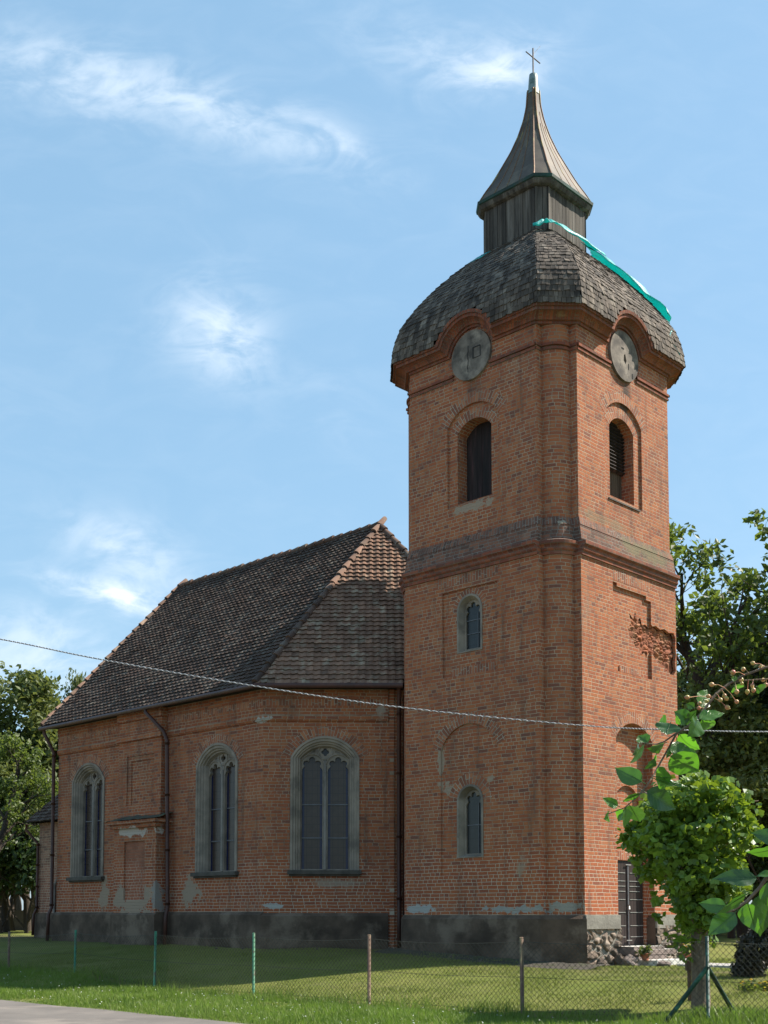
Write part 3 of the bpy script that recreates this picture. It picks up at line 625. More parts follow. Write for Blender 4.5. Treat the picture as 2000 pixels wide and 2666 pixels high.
# plinth
plm = MB(); pr0 = octc(.07, .74)
def oct_pl(o): return octc(o, .68 + .0)
A0 = [[(-.07, .66), (.66, -.07)] if k == 0 else None for k in range(4)]
def plc(o): return [[rot90((-o, .64), k), rot90((.64, -o), k)] for k in range(4)]
loft(plm, plc(.09), .0, plc(.075), 1.40, 0, faces=(1, 2, 3)); loft(plm, plc(.075), 1.40, plc(.0), 1.49, 0, faces=(1, 2, 3)); loft(plm, plc(0), 1.49, plc(-.3), 1.49, 0, faces=(1, 2, 3))
for (ua, ub) in ((.64, N0), (N1, 4.78)):
    plm.box(FR.p((ua + ub) / 2, 1.335, -.06), ub - ua, .25, .31, ax=(1, 0, 0), ay=(0, 1, 0), m=1)
plm.box(FR.p((.64 + N0) / 2, 0.6, -.15), N0 - .64, .30, 1.2, m=1); plm.box(FR.p((4.78 + N1) / 2, 0.6, -.15), 4.78 - N1, .30, 1.2, m=1)
# dark jamb of the doorway
plm.box(FR.p(N1 + .0, 1.08, -.10), .05, .22, .70, m=0)
tower_plinth = plm.build('tower_plinth', [M['render'], M['render_band']], church)
rub = rough_patch('rubble_base', FR, [(.62, .05), (N0 + .12, 1.24)], -.02, .12, .22, [M['rubble'], M['rubble_mortar']], church, .02, 5)
rub2 = rough_patch('rubble_base', FR, [(N1, .2), (4.85, 1.24)], -.02, .12, .20, [M['rubble'], M['rubble_mortar']], church, .02, 8)

# belfry openings
for F in (FL, FR):
    lv = MB(); x = 2.12
    while x < 3.16:
        w = random.uniform(.13, .19); w = min(w, 3.16 - x); lv.box(F.p(x + w / 2, 12.3, -.52 + random.uniform(-.006, .006)), w - .006, .03, 2.1, ax=F.u, ay=F.n, t=random.random()); x += w
    o = lv.build('belfry_shutter', M['louvre'] if F is FL else M['brownboard'], church)
    if F is FR:
        sl = MB()
        for i in range(14): sl.box(F.p(2.64, 12.15 + i * .085, -.44), 1.04, .10, .02, ax=F.u, ay=(F.n + Z * .6).normalized(), az=(Z - F.n * .6).normalized(), t=random.random())
        o['label'] = 'brown belfry shutter with louvres in its upper half'; sl.build('louvre', M['louvre'], o)
        o2 = MB(); o2.box(F.p(2.64, 11.20, -.12), 1.34, .10, .035, ax=F.u, ay=F.n); o2.build('belfry_sill', M['dark_stone'], church)

# tracery helpers
def plate(mb, F, outer, holes, d, th, m=0):
    panel(mb, F, outer, holes, d, m)
    for h in holes: reveal(mb, F, h, d, d - th, m)
def arcp(cx, cz, r, a0, a1, n=8): return [(cx + r * math.cos(R(a0 + (a1 - a0) * i / n)), cz + r * math.sin(R(a0 + (a1 - a0) * i / n))) for i in range(n + 1)]
def lancet(uc, z0, zt, hw, k=1.0):
    # light with three-lobed head, zt = cusp height
    r = .078 * k; p_ = [(uc - hw, z0), (uc + hw, z0), (uc + hw, zt - .10 * k), (uc + hw * .93, zt - .05 * k), (uc + hw * .76, zt)]
    p_ += arcp(uc + .150 * k, zt + .085 * k, r, -50, 145, 7); p_ += arcp(uc, zt + .175 * k, r * 1.02, -15, 195, 8); p_ += arcp(uc - .150 * k, zt + .085 * k, r, 35, 230, 7)
    return p_ + [(uc - hw * .76, zt), (uc - hw * .93, zt - .05 * k), (uc - hw, zt - .10 * k)]
def big_window(F, u0, zoff=0.0, name='nave_window'):
    u1 = u0 + 1.76; z0, zs, zc = 2.62 + zoff, 5.50 + zoff, 6.06 + zoff; uc = (u0 + u1) / 2
    sur = MB(); steps = [(0, -.02), (0, .035), (.06, .035), (.075, .005), (.13, .0), (.15, -.045), (.185, -.05), (.205, -.10), (.24, -.105), (.28, -.20)]
    def lp(ins): 
        A = arcpts(u0 + ins, u1 - ins, zs, zc - ins, 18); return [(u1 - ins, z0)] + A + [(u0 + ins, z0)]
    for (i0, d0), (i1, d1) in zip(steps[:-1], steps[1:]):
        a, b = lp(i0), lp(i1); s = 0
        for i in range(len(a) - 1):
            l = math.dist(a[i], a[i + 1]); sur.face([F.p(*a[i], d0), F.p(*a[i + 1], d0), F.p(*b[i + 1], d1), F.p(*b[i], d1)]); s += l
    o = sur.build(name, M['stone_frame'], church)
    tr = MB(); inn = lp(.28)
    lhw = .268; L1, L2 = uc - .335, uc + .335
    holes = [lancet(L1, z0 + .04, 5.29 + zoff, lhw), lancet(L2, z0 + .04, 5.29 + zoff, lhw)]
    q = []
    for k, a in enumerate((0, 90, 180, 270)): q += arcp(uc + .055 * math.cos(R(a)), 5.67 + zoff + .055 * math.sin(R(a)), .048, a - 95, a + 95, 6)
    holes.append(q)
    for s_ in (-1, 1): 
        tri = [(uc + s_ * .25, 5.655 + zoff), (uc + s_ * .40, 5.64 + zoff), (uc + s_ * .25, 5.745 + zoff)]; holes.append(tri if s_ > 0 else tri[::-1])
    plate(tr, F, inn, holes, -.20, .10)
    for cu in (L1, L2): tr.tube([F.p(a, b, -.195) for a, b in arcp(cu, 5.30 + zoff, .315, 8, 172, 14)], .022, 6)
    tr.tube([F.p(a, b, -.195) for a, b in arcp(uc, 5.67 + zoff, .185, 0, 360, 24)], .024, 6)
    tr.tube([F.p(uc, z0 + .03, -.19), F.p(uc, 5.2 + zoff, -.19)], .042, 6); tr.tube([F.p(uc, 5.2 + zoff, -.19), F.p(uc, 5.48 + zoff, -.195)], [.042, .02], 6)
    tr.build('tracery', M['stone_frame'], o)
    gl = MB()
    for cu in (L1, L2): gl.face([F.p(cu - .30, z0, -.29), F.p(cu + .30, z0, -.29), F.p(cu + .30, 5.6 + zoff, -.29), F.p(cu - .30, 5.6 + zoff, -.29)], [(-.30, 0), (.30, 0), (.30, 3), (-.30, 3)])
    gl.face([F.p(u0 + .28, 5.58 + zoff, -.305), F.p(u1 - .28, 5.58 + zoff, -.305), F.p(u1 - .28, 6.0 + zoff, -.305), F.p(u0 + .28, 6.0 + zoff, -.305)], [(0, 0)] * 4)
    gl.build('leaded_glass', M['glass'], o)
    for zz in (3.46, 4.32): ba_ = MB(); ba_.box(F.p(uc, zz + zoff, -.27), 1.21, .02, .028, ax=F.u, ay=F.n); ba_.build('saddle_bar', M['bar'], o)
    si = MB(); si.box(F.p(uc, z0 - .05, .01), 1.88, .26, .10, ax=F.u, ay=F.n); si.box(F.p(uc, z0 - .125, -.01), 1.80, .16, .05, ax=F.u, ay=F.n); si.build('window_sill', M['dark_stone'], o)
    return o
def small_window(F, u0, u1, z0, zs, zc, dw):
    sur = MB(); steps = [(0, dw), (0, dw + .02), (.05, dw + .02), (.07, dw - .02), (.11, dw - .09), (.13, dw - .13)]
    def lp(ins): return [(u1 - ins, z0 + ins * .5)] + arcpts(u0 + ins, u1 - ins, zs, zc - ins, 12) + [(u0 + ins, z0 + ins * .5)]
    for (i0, d0), (i1, d1) in zip(steps[:-1], steps[1:]):
        a, b = lp(i0), lp(i1); n = len(a)
        for i in range(n): j = (i + 1) % n; sur.face([F.p(*a[i], d0), F.p(*a[j], d0), F.p(*b[j], d1), F.p(*b[i], d1)])
    uc = (u0 + u1) / 2; plate(sur, F, lp(.13), [lancet(uc, z0 + .10, zs - .02, (u1 - u0) / 2 - .165, .9)], dw - .13, .05)
    o = sur.build('tower_window', M['stone_frame'], church)
    gl = MB(); gl.face([F.p(u0 + .1, z0, dw - .17), F.p(u1 - .1, z0, dw - .17), F.p(u1 - .1, zc, dw - .17), F.p(u0 + .1, zc, dw - .17)], [(-.3, 0), (.3, 0), (.3, 1.5), (-.3, 1.5)]); gl.build('leaded_glass', M['glass_small'], o)
    for fz in (.36, .68) if zc - z0 < 1.5 else (.5,): b = MB(); b.box(F.p(uc, z0 + (zs - z0) * fz + .1, dw - .16), (u1 - u0) - .3, .015, .02, ax=F.u, ay=F.n); b.build('saddle_bar', M['bar'], o)
    b = MB(); b.box(F.p(uc - .13, (z0 + zs) / 2, dw - .157), .015, .015, (zs - z0) - .1, ax=F.u, ay=F.n); b.build('glazing_bar', M['bar'], o)
small_window(FL, 2.33, 3.10, 7.66, 8.66, 9.04, -.045); small_window(FL, 2.33, 3.12, 2.82, 4.15, 4.53, -.04)

# clock faces
for F, lab in ((FL, 'round grey clock face with a square hatch outline'), (FR, 'round grey clock face with a broken hole')):
    c = MB(); n = 40; d = -.03; ring_ = [(uctr - .02 + .60 * math.cos(2 * math.pi * i / n), cz0 - .02 + .60 * math.sin(2 * math.pi * i / n)) for i in range(n)]
    holes = []
    if F is FR: holes = [[(2.60, 14.70), (2.67, 14.62), (2.72, 14.72), (2.66, 14.88), (2.61, 14.83)]]
    panel(c, F, ring_, holes, d); reveal(c, F, ring_, d, -.14)
    for h_ in holes: reveal(c, F, h_, d, d - .05)
    o = c.build('clock_face', M['clock'], church); o['label'] = lab
    k = MB()
    if F is FL:
        for (a, b, w_, h_) in ((2.34, 14.83, .016, .26), (2.56, 14.83, .028, .26), (2.45, 14.70, .22, .012), (2.45, 14.96, .22, .022)): k.box(F.p(a, b, d + .004), w_, .012, h_, ax=F.u, ay=F.n)
        for i in range(8): k.box(F.p(2.72 + .012 * math.sin(i * 1.7), 14.45 + i * .08, d + .003), .012, .01, .09, ax=F.u, ay=F.n)
    else:
        k.face([F.p(2.55, 14.55, d - .045), F.p(2.8, 14.55, d - .045), F.p(2.8, 14.95, d - .045), F.p(2.55, 14.95, d - .045)])
        k.box(F.p(2.97, 14.42, d + .002), .035, .012, .12, ax=F.u, ay=F.n); k.box(F.p(2.56, 14.98, d + .002), .10, .012, .03, ax=F.u, ay=F.n); k.box(F.p(2.80, 14.60, d + .002), .015, .012, .15, ax=F.u, ay=F.n)
    k.build('clock_marks', M['line'], o)

# dome
DOME = [(2.95, 15.26), (2.93, 15.50), (2.88, 15.80), (2.79, 16.10), (2.65, 16.38), (2.42, 16.76), (2.13, 17.16), (1.78, 17.58), (1.40, 17.98), (1.02, 18.32), (.80, 18.46)]
sl = [0]
for a, b in zip(DOME[:-1], DOME[1:]): sl.append(sl[-1] + math.dist(a, b))
def dome_hz(s):
    s = max(0, min(sl[-1] - 1e-6, s))
    for i in range(len(sl) - 1):
        if s <= sl[i + 1]:
            f = (s - sl[i]) / (sl[i + 1] - sl[i]); return DOME[i][0] + (DOME[i + 1][0] - DOME[i][0]) * f, DOME[i][1] + (DOME[i + 1][1] - DOME[i][1]) * f
def dome_c(h): return .25 + .47 * max(0, (h - 1.1)) / 1.93
def octv(h, c):
    return [Vector((*rot90(p, k), 0)) for k in range(4) for p in ((HC - h, HC - h + c), (HC - h + c, HC - h))]      # A B C D ...
def dome_edge(k, s):
    h, z = dome_hz(s); v = octv(h, dome_c(h)); return v[k % 8] + Z * z, v[(k + 1) % 8] + Z * z
dm = MB(); under = MB()
for k in range(8):
    rows = int(sl[-1] / .152)
    for j in range(rows + 1):
        s0 = j * .152 - .05; s1 = s0 + .152 + .05
        a0, b0 = dome_edge(k, s0); a1, b1 = dome_edge(k, s1)
        if j == 0: a0 = a0 - Z * .03; b0 = b0 - Z * .03
        wd_ = (b0 - a0).length; slope = ((a1 + b1) - (a0 + b0)).normalized(); nrm = (b0 - a0).normalized().cross(slope).normalized()
        if nrm.z < -.2 or nrm.dot((a0 + b0) / 2 - Vector((HC, HC, 16))) < 0: nrm = -nrm
        x = random.uniform(-.05, 0); e = (b0 - a0).normalized()
        while x < wd_:
            w = random.uniform(.075, .15); xa, xb = max(0, x + .004), min(wd_, x + w - .004); x += w
            if xb - xa < .02: continue
            f0, f1 = xa / wd_, xb / wd_
            if k in (1, 7):
                mid = a0.lerp(b0, (f0 + f1) / 2); uu = mid.x if k == 1 else mid.y
                if math.hypot(uu - uctr, mid.z + .04 - cz0) < .965: continue
            lift = random.uniform(.018, .034); drop = random.uniform(-.012, .022); tw_ = random.uniform(-.008, .008)
            pa, pb = a0.lerp(b0, f0) - slope * drop + nrm * (lift + tw_), a0.lerp(b0, f1) - slope * (drop + random.uniform(-.012, .012)) + nrm * (lift - tw_)
            qa, qb = a1.lerp(b1, f0) + nrm * .012, a1.lerp(b1, f1) + nrm * .012
            t = random.random(); th = nrm * .02
            dm.face([pa, pb, qb, qa], t=t); dm.face([pa - th, pb - th, pb, pa], t=t * .6)
            dm.face([pa - th, pa, qa, qa - th], t=t); dm.face([pb, pb - th, qb - th, qb], t=t)
    for i in range(len(sl) - 1):
        a0, b0 = dome_edge(k, sl[i]); a1, b1 = dome_edge(k, sl[i + 1] - 1e-5); c_ = Vector((HC, HC, 0)); 
        if i < 3 and k in (1, 7): continue
        sh = lambda p: Vector((HC + (p.x - HC) * .992, HC + (p.y - HC) * .992, p.z - .01))
        dm.face([sh(a0), sh(b0), sh(b1), sh(a1)], m=1)
    if k in (1, 7):   # underlay round the eyebrow arch
        for i in range(3):
            a0, b0 = dome_edge(k, sl[i]); a1, b1 = dome_edge(k, sl[i + 1] - 1e-5)
            for f0, f1 in ((0, .285), (.715, 1)):
                dm.face([a0.lerp(b0, f0), a0.lerp(b0, f1), a1.lerp(b1, f1), a1.lerp(b1, f0)], m=1)
tower_roof = dm.build('tower_roof', [M['shingle'], M['dark']], church)

# lantern
ln = MB(); LH, LC = .99, .21
def ov(h, c, z): return [p + Z * z for p in octv(h, c)]
A_, B_ = ov(LH, LC, 18.05), ov(LH, LC, 19.55)
for k in range(8):
    a, b = A_[k], A_[(k + 1) % 8]; w_ = (b - a).length; e = (b - a).normalized(); nrm = Vector((e.y, -e.x, 0)); x = 0
    ln.face([a, b, b + Z * 1.5, a + Z * 1.5], m=1)
    while x < w_ - .01:
        w = min(random.uniform(.11, .17), w_ - x); zb = random.uniform(-.03, .0)
        ln.box(a + e * (x + w / 2) + nrm * (.012 + random.uniform(0, .014)) + Z * (.75 + zb), w - .012, .022, 1.5, ax=e, ay=nrm, t=random.random()); x += w
    ln.box(a + nrm * .03 + Z * .75, .05, .03, 1.5, ax=e, ay=nrm, t=.9)
lantern = ln.build('lantern', [M['board'], M['dark']], church)
gt = MB()
prof_g = [(1.0, .22, 19.42), (1.06, .25, 19.43), (1.12, .28, 19.46), (1.15, .29, 19.51), (1.17, .30, 19.56), (1.20, .32, 19.58), (1.21, .32, 19.65), (1.19, .31, 19.66), (1.17, .30, 19.62), (1.10, .28, 19.66)]
for (h0, c0, z0), (h1, c1, z1) in zip(prof_g[:-1], prof_g[1:]):
    a, b = ov(h0, c0, z0), ov(h1, c1, z1)
    for k in range(8): j = (k + 1) % 8; gt.face([a[k], a[j], b[j], b[k]], m=1 if z1 < 19.57 else 0)
gt.build('lantern_gutter', [M['verdigris'], M['board']], church)
SP = [(1.17, .31, 19.65), (1.06, .27, 19.87), (.88, .23, 20.20), (.70, .19, 20.60), (.50, .14, 21.05), (.34, .095, 21.5), (.22, .065, 21.95), (.15, .045, 22.35), (.125, .038, 22.78), (.10, .03, 22.80)]
def sp_at(z):
    for a, b in zip(SP[:-1], SP[1:]):
        if z <= b[2]: f = (z - a[2]) / (b[2] - a[2]); return a[0] + (b[0] - a[0]) * f, a[1] + (b[1] - a[1]) * f
    return SP[-1][:2]
spm = MB(); zz = [19.66 + i * .13 for i in range(25)]
for k in range(8):
    for z0, z1 in zip(zz[:-1], zz[1:]):
        h0, c0 = sp_at(z0); h1, c1 = sp_at(z1); a, b = ov(h0, c0, z0), ov(h1, c1, z1); j = (k + 1) % 8
        spm.face([a[k], a[j], b[j], b[k]], t=random.Random(k * 99 + int(z0 / .39)).random())
spire = spm.build('spire', M['copper'], church)
sm_ = MB()
for k in range(8):
    sm_.tube([ov(*sp_at(z), z)[k] for z in zz], .022, 5)
    if k % 2 == 1:
        for f in (.27, .5, .73):
            P_ = []
            for z in zz[:20 if f == .5 else 17]: v = ov(*sp_at(z), z); P_.append(v[k].lerp(v[(k + 1) % 8], f))
            sm_.tube(P_, .014, 4)
sm_.build('spire_seam', M['seam'], church)
cp = MB(); cc = Vector((HC, HC, 0)); cp.tube([cc + Z * z for z in (22.68, 22.72, 22.78, 23.1, 23.22, 23.28)], [.15, .155, .14, .118, .105, .03], 12); cp.build('spire_cap', M['zinc'], church)
cr = MB(); cr.tube([cc + Z * 23.2, cc + Z * 23.95], .02, 6); cr.tube([cc + Z * 23.70 + Vector((-.30, 0, .0)), cc + Z * 23.70 + Vector((.30, 0, -.0))], .016, 6); cr.tube([cc + Z * 23.78, cc + Z * 23.92 + Vector((.16, -.12, .12))], .004, 4); cr.build('roof_cross', M['iron'], church)

# ------------------------------------------------------------------ nave
nv = MB()   # 0 brick, 1 red, 2 radial, 3 faded
NX0, NY0, NY1, NXR = -1.57, 8.25, 18.0, 7.37
wS = [arch(9.24, 11.0, 2.62, 5.50, 6.06), arch(15.42, 17.18, 2.62, 5.50, 6.06)]
panel(nv, FS, [(NY0, .3), (NY1, .3), (NY1, 7.35), (NY0, 7.35)], wS, 0)
for h_ in wS: reveal(nv, FS, h_, 0, -.4); 
for u0 in (9.24, 15.42): arcring(nv, FS, u0, u0 + 1.76, 5.50, 6.06, .25, .004, 2)
big_window(FS, 9.24); big_window(FS, 15.42)
AW = .70; wA = arch(AW, AW + 1.76, 2.62, 5.50, 6.06)
panel(nv, FA, [(0, .3), (4.0, .3), (4.0, 7.35), (0, 7.35)], [wA], 0); reveal(nv, FA, wA, 0, -.4); arcring(nv, FA, AW, AW + 1.76, 5.50, 6.06, .25, .004, 2)
big_window(FA, AW)
# friezes: string, soldier course, eaves course on both faces and the strip at the tower side
for F, a, b in ((FS, NY0, NY1), (FA, 0, 3.2)):
    for (z0, z1, d0, d1, mm) in ((6.44, 6.44, 0, .04, 1), (6.44, 6.50, .04, .07, 1), (6.50, 6.58, .07, .07, 1), (6.58, 6.60, .07, .035, 1), (6.60, 6.84, .035, .035, 0), (7.01, 7.01, .035, .055, 0), (7.01, 7.35, .055, .055, 0)):
        e0 = -d0 * .414 if F is FA else -d0 * -.414
        sgn = -1 if F is FA else 1
        a0, a1 = (a - d0 * .414, a - d1 * .414) if F is FA else (a - d0 * .414, a - d1 * .414)
        nv.face([F.p(a0, z0, d0), F.p(b, z0, d0), F.p(b, z1, d1), F.p(a1, z1, d1)], [(F.uo + a, z0 + d0), (F.uo + b, z0 + d0), (F.uo + b, z1 + d1), (F.uo + a, z1 + d1)], mm)
    nv.face([F.p(a - .02, 6.84, .036), F.p(b, 6.84, .036), F.p(b, 7.01, .036), F.p(a - .02, 7.01, .036)], [(.01, a), (.01, b), (.17, b), (.17, a)], 2)
# the tower-side end pier of face A
nv.box(FA.p(3.29, 3.9, .0), .12, .10, 6.9, ax=FA.u, ay=FA.n)
# projecting bay
BX, BY0, BY1 = .22, 12.33, 14.38
pb = [(12.66, 4.6), (13.98, 4.6), (13.98, 6.0), (12.66, 6.0)]; pb2 = [(12.66, 4.6), (13.80, 4.6), (13.80, 5.86), (12.66, 5.86)]
panel(nv, FS, [(BY0, 4.0), (BY1, 4.0), (BY1, 7.35), (BY0, 7.35)], [pb], BX); reveal(nv, FS, pb, BX, BX - .03); panel(nv, FS, pb, [pb2], BX - .03); reveal(nv, FS, pb2, BX - .03, BX - .06); panel(nv, FS, pb2, [], BX - .06)
for yy_ in (BY0, BY1): nv.face([FS.p(yy_, 4.0, 0), FS.p(yy_, 4.0, BX), FS.p(yy_, 7.35, BX), FS.p(yy_, 7.35, 0)], [(0, 4), (BX, 4), (BX, 7.35), (0, 7.35)])
for (z0, z1, d) in ((6.44, 6.58, .07), (7.01, 7.35, .06)): nv.box(FS.p((BY0 + BY1) / 2, (z0 + z1) / 2, BX / 2 + d / 2), BY1 - BY0 + .1, BX + d, z1 - z0, ax=FS.u, ay=FS.n, m=1)
LB0, LB1, LX = 12.24, 14.25, .43
lp_ = [(12.75, 1.9), (13.75, 1.9), (13.75, 3.55), (12.75, 3.55)]
panel(nv, FS, [(LB0, .3), (LB1, .3), (LB1, 4.1), (LB0, 4.1)], [lp_], LX); reveal(nv, FS, lp_, LX, LX - .05); panel(nv, FS, lp_, [], LX - .05, 3)
for yy_ in (LB0, LB1): nv.face([FS.p(yy_, .3, 0), FS.p(yy_, .3, LX), FS.p(yy_, 4.1, LX), FS.p(yy_, 4.1, 0)], [(0, .3), (LX, .3), (LX, 4.1), (0, 4.1)])
nv.box(FS.p(13.25, 3.98, .24), 2.2, .56, .12, ax=FS.u, ay=FS.n, m=1); nv.box(FS.p(13.25, 4.08, .27), 2.4, .66, .09, ax=FS.u, ay=FS.n, m=1)
# unseen sides
def wall_q(p, q, z0=.3, z1=7.35): l = math.dist(p, q); nv.face([(*p, z0), (*q, z0), (*q, z1), (*p, z1)], [(0, z0), (l, z0), (l, z1), (0, z1)])
wall_q((1.26, 5.42), (4.6, 5.42)); wall_q((4.54, 5.42), (NXR, NY0)); wall_q((NXR, NY0), (NXR, NY1)); wall_q((NXR, NY1), (4.54, 20.83)); wall_q((4.54, 20.83), (1.26, 20.83)); wall_q((1.26, 20.83), (NX0, NY1))
nave_wall = nv.build('nave_wall', [M['brick_nave'], M['brick_nave'], M['brick_arch'], M['panel_rust']], church)
npl = MB()
def pbox(F, a, b, d, zt, z0=.0):
    npl.face([F.p(a, z0, d + .015), F.p(b, z0, d + .015), F.p(b, zt - .06, d), F.p(a, zt - .06, d)]); npl.face([F.p(a, zt - .06, d), F.p(b, zt - .06, d), F.p(b, zt + .02, d - .08), F.p(a, zt + .02, d - .08)])
    for x in (a, b): npl.face([F.p(x, z0, -.1), F.p(x, z0, d + .015), F.p(x, zt - .06, d), F.p(x, zt + .02, d - .08), F.p(x, zt + .02, -.1)])
pbox(FS, NY0 - .03, NY1 + .08, .08, 1.55); pbox(FA, -.035, 3.2, .08, 1.52); pbox(FS, LB0 - .06, LB1 + .06, LX + .06, 1.55)
npl.build('nave_plinth', M['render'], church)
ms = MB()
Pm = [[FS.p(12.05 + i * .12 * 1.05, 4.14 + .26 * max(0, math.sin(math.pi * min(1, (1 - j / 5) ** .6) * .5)) * (1 - .25 * abs(i - 10) / 10) * (1 - j / 5) + .04 * noise.noise(Vector((i * .6, j * .8, 2))), .0 + j * .125 + .03 * noise.noise(Vector((i * .9, j, 7)))) for j in range(6)] for i in range(20)]
ms.grid(Pm)
ms.build('mossy_ledge', noisy('moss_and_slate', (.085, .075, .055), (.05, .048, .035), 5, .95, (.12, .12, .06), 2.5, .9, .03, 14), church)

# roof
XR, EO = 2.9, .45
ES = NX0 - EO; KA = 6.68 - EO * 1.4142; ZE = 7.32; ZR = 12.62
C1 = Vector((ES, KA - ES, ZE)); AP = Vector((XR, 8.44, ZR)); AP2 = Vector((XR, 17.9, ZR)); C2 = Vector((ES, 18.27, ZE))
XE = 2 * XR - ES; C1r = Vector((XE, KA - ES, ZE)); C2r = Vector((XE, 18.27, ZE))
T1 = Vector((KA - 5.42, 5.42, ZE)); T1r = Vector((2 * XR - T1.x, 5.42, ZE)); T2 = Vector((XR, 5.42, ZR - (8.44 - 5.42) * (ZR - ZE) / ((XR + 8.44) - KA)))
rf = MB()
def tiles(mb, poly, e0, e1, up_hint, m=0, tw_=.19, ex=.168, wob=1.0, bow=0.0):
    # poly: 3D planar polygon; e0->e1 eave direction
    e = (e1 - e0).normalized(); n = (poly[1] - poly[0]).cross(poly[2] - poly[0]).normalized()
    if n.z < 0: n = -n
    s = n.cross(e); s = s if s.z > 0 else -s
    P2 = [((p - e0).dot(e), (p - e0).dot(s)) for p in poly]
    mb.face([p - n * .03 for p in poly], m=1)
    smax = max(p[1] for p in P2)
    def span(t):
        xs_ = []
        for i in range(len(P2)):
            a, b = P2[i], P2[(i + 1) % len(P2)]
            if (a[1] - t) * (b[1] - t) < 0: xs_.append(a[0] + (b[0] - a[0]) * (t - a[1]) / (b[1] - a[1]))
        return (min(xs_), max(xs_)) if len(xs_) >= 2 else None
    j = 0
    while j * ex < smax:
        t0 = j * ex; sp = span(min(smax - .01, t0 + .04)); j += 1
        if not sp: continue
        i = math.floor(sp[0] / tw_)
        jit = .012 * noise.noise(Vector((j * .7, 3, 1)))
        while i * tw_ < sp[1]:
            xa = i * tw_; i += 1
            if xa + tw_ < sp[0] + .02 or xa > sp[1] - .02: continue
            sag = .035 * noise.noise(Vector((xa * .5, t0 * .5, 5))) * wob
            dt = random.gauss(0, .006) + jit + .015 * noise.noise(Vector((xa * 1.1, j * .3, 9))); l0 = .052 + random.gauss(0, .005); t = min(1, max(0, .5 + .22 * noise.noise(Vector((xa * .8, t0 * .9, 2))) + random.gauss(0, .2)))
            cols_ = []
            for k in range(5):
                f = k / 4; x = max(sp[0], min(sp[1], xa + tw_ * f)); hh = .013 * math.sin(2 * math.pi * f + .6)
                b_ = e0 + e * x + s * (t0 + dt - .02) + n * (l0 + hh + sag); u_ = e0 + e * x + s * min(smax, t0 + ex + .03) + n * (.006 + hh + sag)
                cols_.append((b_, u_))
            for k in range(4):
                (b0, u0), (b1, u1) = cols_[k], cols_[k + 1]
                mb.face([b0, b1, u1, u0], t=t, m=m, smooth=False); mb.face([b0 - n * .014, b1 - n * .014, b1, b0], t=t * .7, m=m); mb.face([b0 - n * .055 + s * .004, b1 - n * .055 + s * .004, b1 - n * .013 + s * .004, b0 - n * .013 + s * .004], m=1)  # last face: dark strip that paints the shadow under the tile edge
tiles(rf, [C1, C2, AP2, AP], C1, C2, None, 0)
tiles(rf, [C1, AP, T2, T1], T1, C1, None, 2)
rf.face([C1r, AP, AP2, C2r], m=1); rf.face([C1r, T1r, T2, AP], m=1); rf.face([C2, C2r, AP2], m=1)
rf.face([C1 - Z * .06, C2 - Z * .06, Vector((NX0, 18, ZE - .06)), Vector((NX0, NY0, ZE - .06))], m=1); rf.face([C1 - Z * .06, T1 - Z * .06, Vector((1.26, 5.42, ZE - .06)), Vector((NX0, NY0, ZE - .06))], m=1)
nave_roof = rf.build('nave_roof', [M['tile'], M['dark'], M['tile_a']], church)
hp = MB()
def hiptiles(a, b, r=.085, ln_=.36):
    d = (b - a); n = int(d.length / ln_); d = d.normalized()
    for i in range(n + 1):
        p = a + d * (i * ln_); q = p + d * (ln_ + .05); up = Z * .045
        jx = Vector((random.gauss(0, .006), random.gauss(0, .006), random.gauss(0, .006)))
        hp.tube([p + up + jx, q + up * .45 + jx], [r * 1.15, r * .85], 9, t=random.random())
hiptiles(C1, AP); hiptiles(AP, AP2, .08, .38); hiptiles(C2, AP2); hiptiles(T2, AP)
hp.build('hip_tile_row', M['hip'], nave_roof)
# gutters and pipes
gu = MB()
def gutter(a, b, r=.065): gu.tube([a, b], r, 8)
gutter(C1 + Vector((-.05, -.02, -.06)), C2 + Vector((-.05, .05, -.08))); gutter(T1 + Vector((-.05, -.05, -.04)), C1 + Vector((-.05, -.02, -.05)))
gu.build('gutter', M['pipe'], church)
def pipe(path, r=.055, label=None):
    p_ = MB(); p_.tube(path, r, 8)
    for i in range(len(path) - 1):
        a, b = Vector(path[i]), Vector(path[i + 1])
        if (b - a).length > 2:
            for f in (.02, .33, .66, .98): c = a.lerp(b, f); p_.tube([c - (b - a).normalized() * .03, c + (b - a).normalized() * .03], r * 1.3, 8)
    o = p_.build('downpipe', M['pipe'], church)
    if label: o['label'] = label
    return o
pipe([(ES - .05, 12.75, 7.26), (ES - .05, 12.7, 7.12), (-1.85, 12.15, 6.55), (-1.80, 12.05, 6.3), (-1.74, 12.02, 1.7), (-1.80, 12.02, 1.45), (-1.82, 12.02, .62)])
pipe([(ES, 18.15, 7.22), (ES, 18.12, 7.08), (-1.72, 18.05, 6.5), (-1.70, 18.05, 1.7), (-1.80, 18.06, 1.5), (-1.82, 18.06, .7)])
def fa(u, z, d): return FA.p(u, z, d)
pipe([fa(3.47, 7.25, .42), fa(3.47, 7.05, .40), fa(3.47, 6.7, .16), fa(3.47, 1.8, .14), fa(3.47, 1.5, .22), fa(3.47, .5, .22)])
pipe([fa(3.62, 7.1, .12), fa(3.62, .5, .12)])

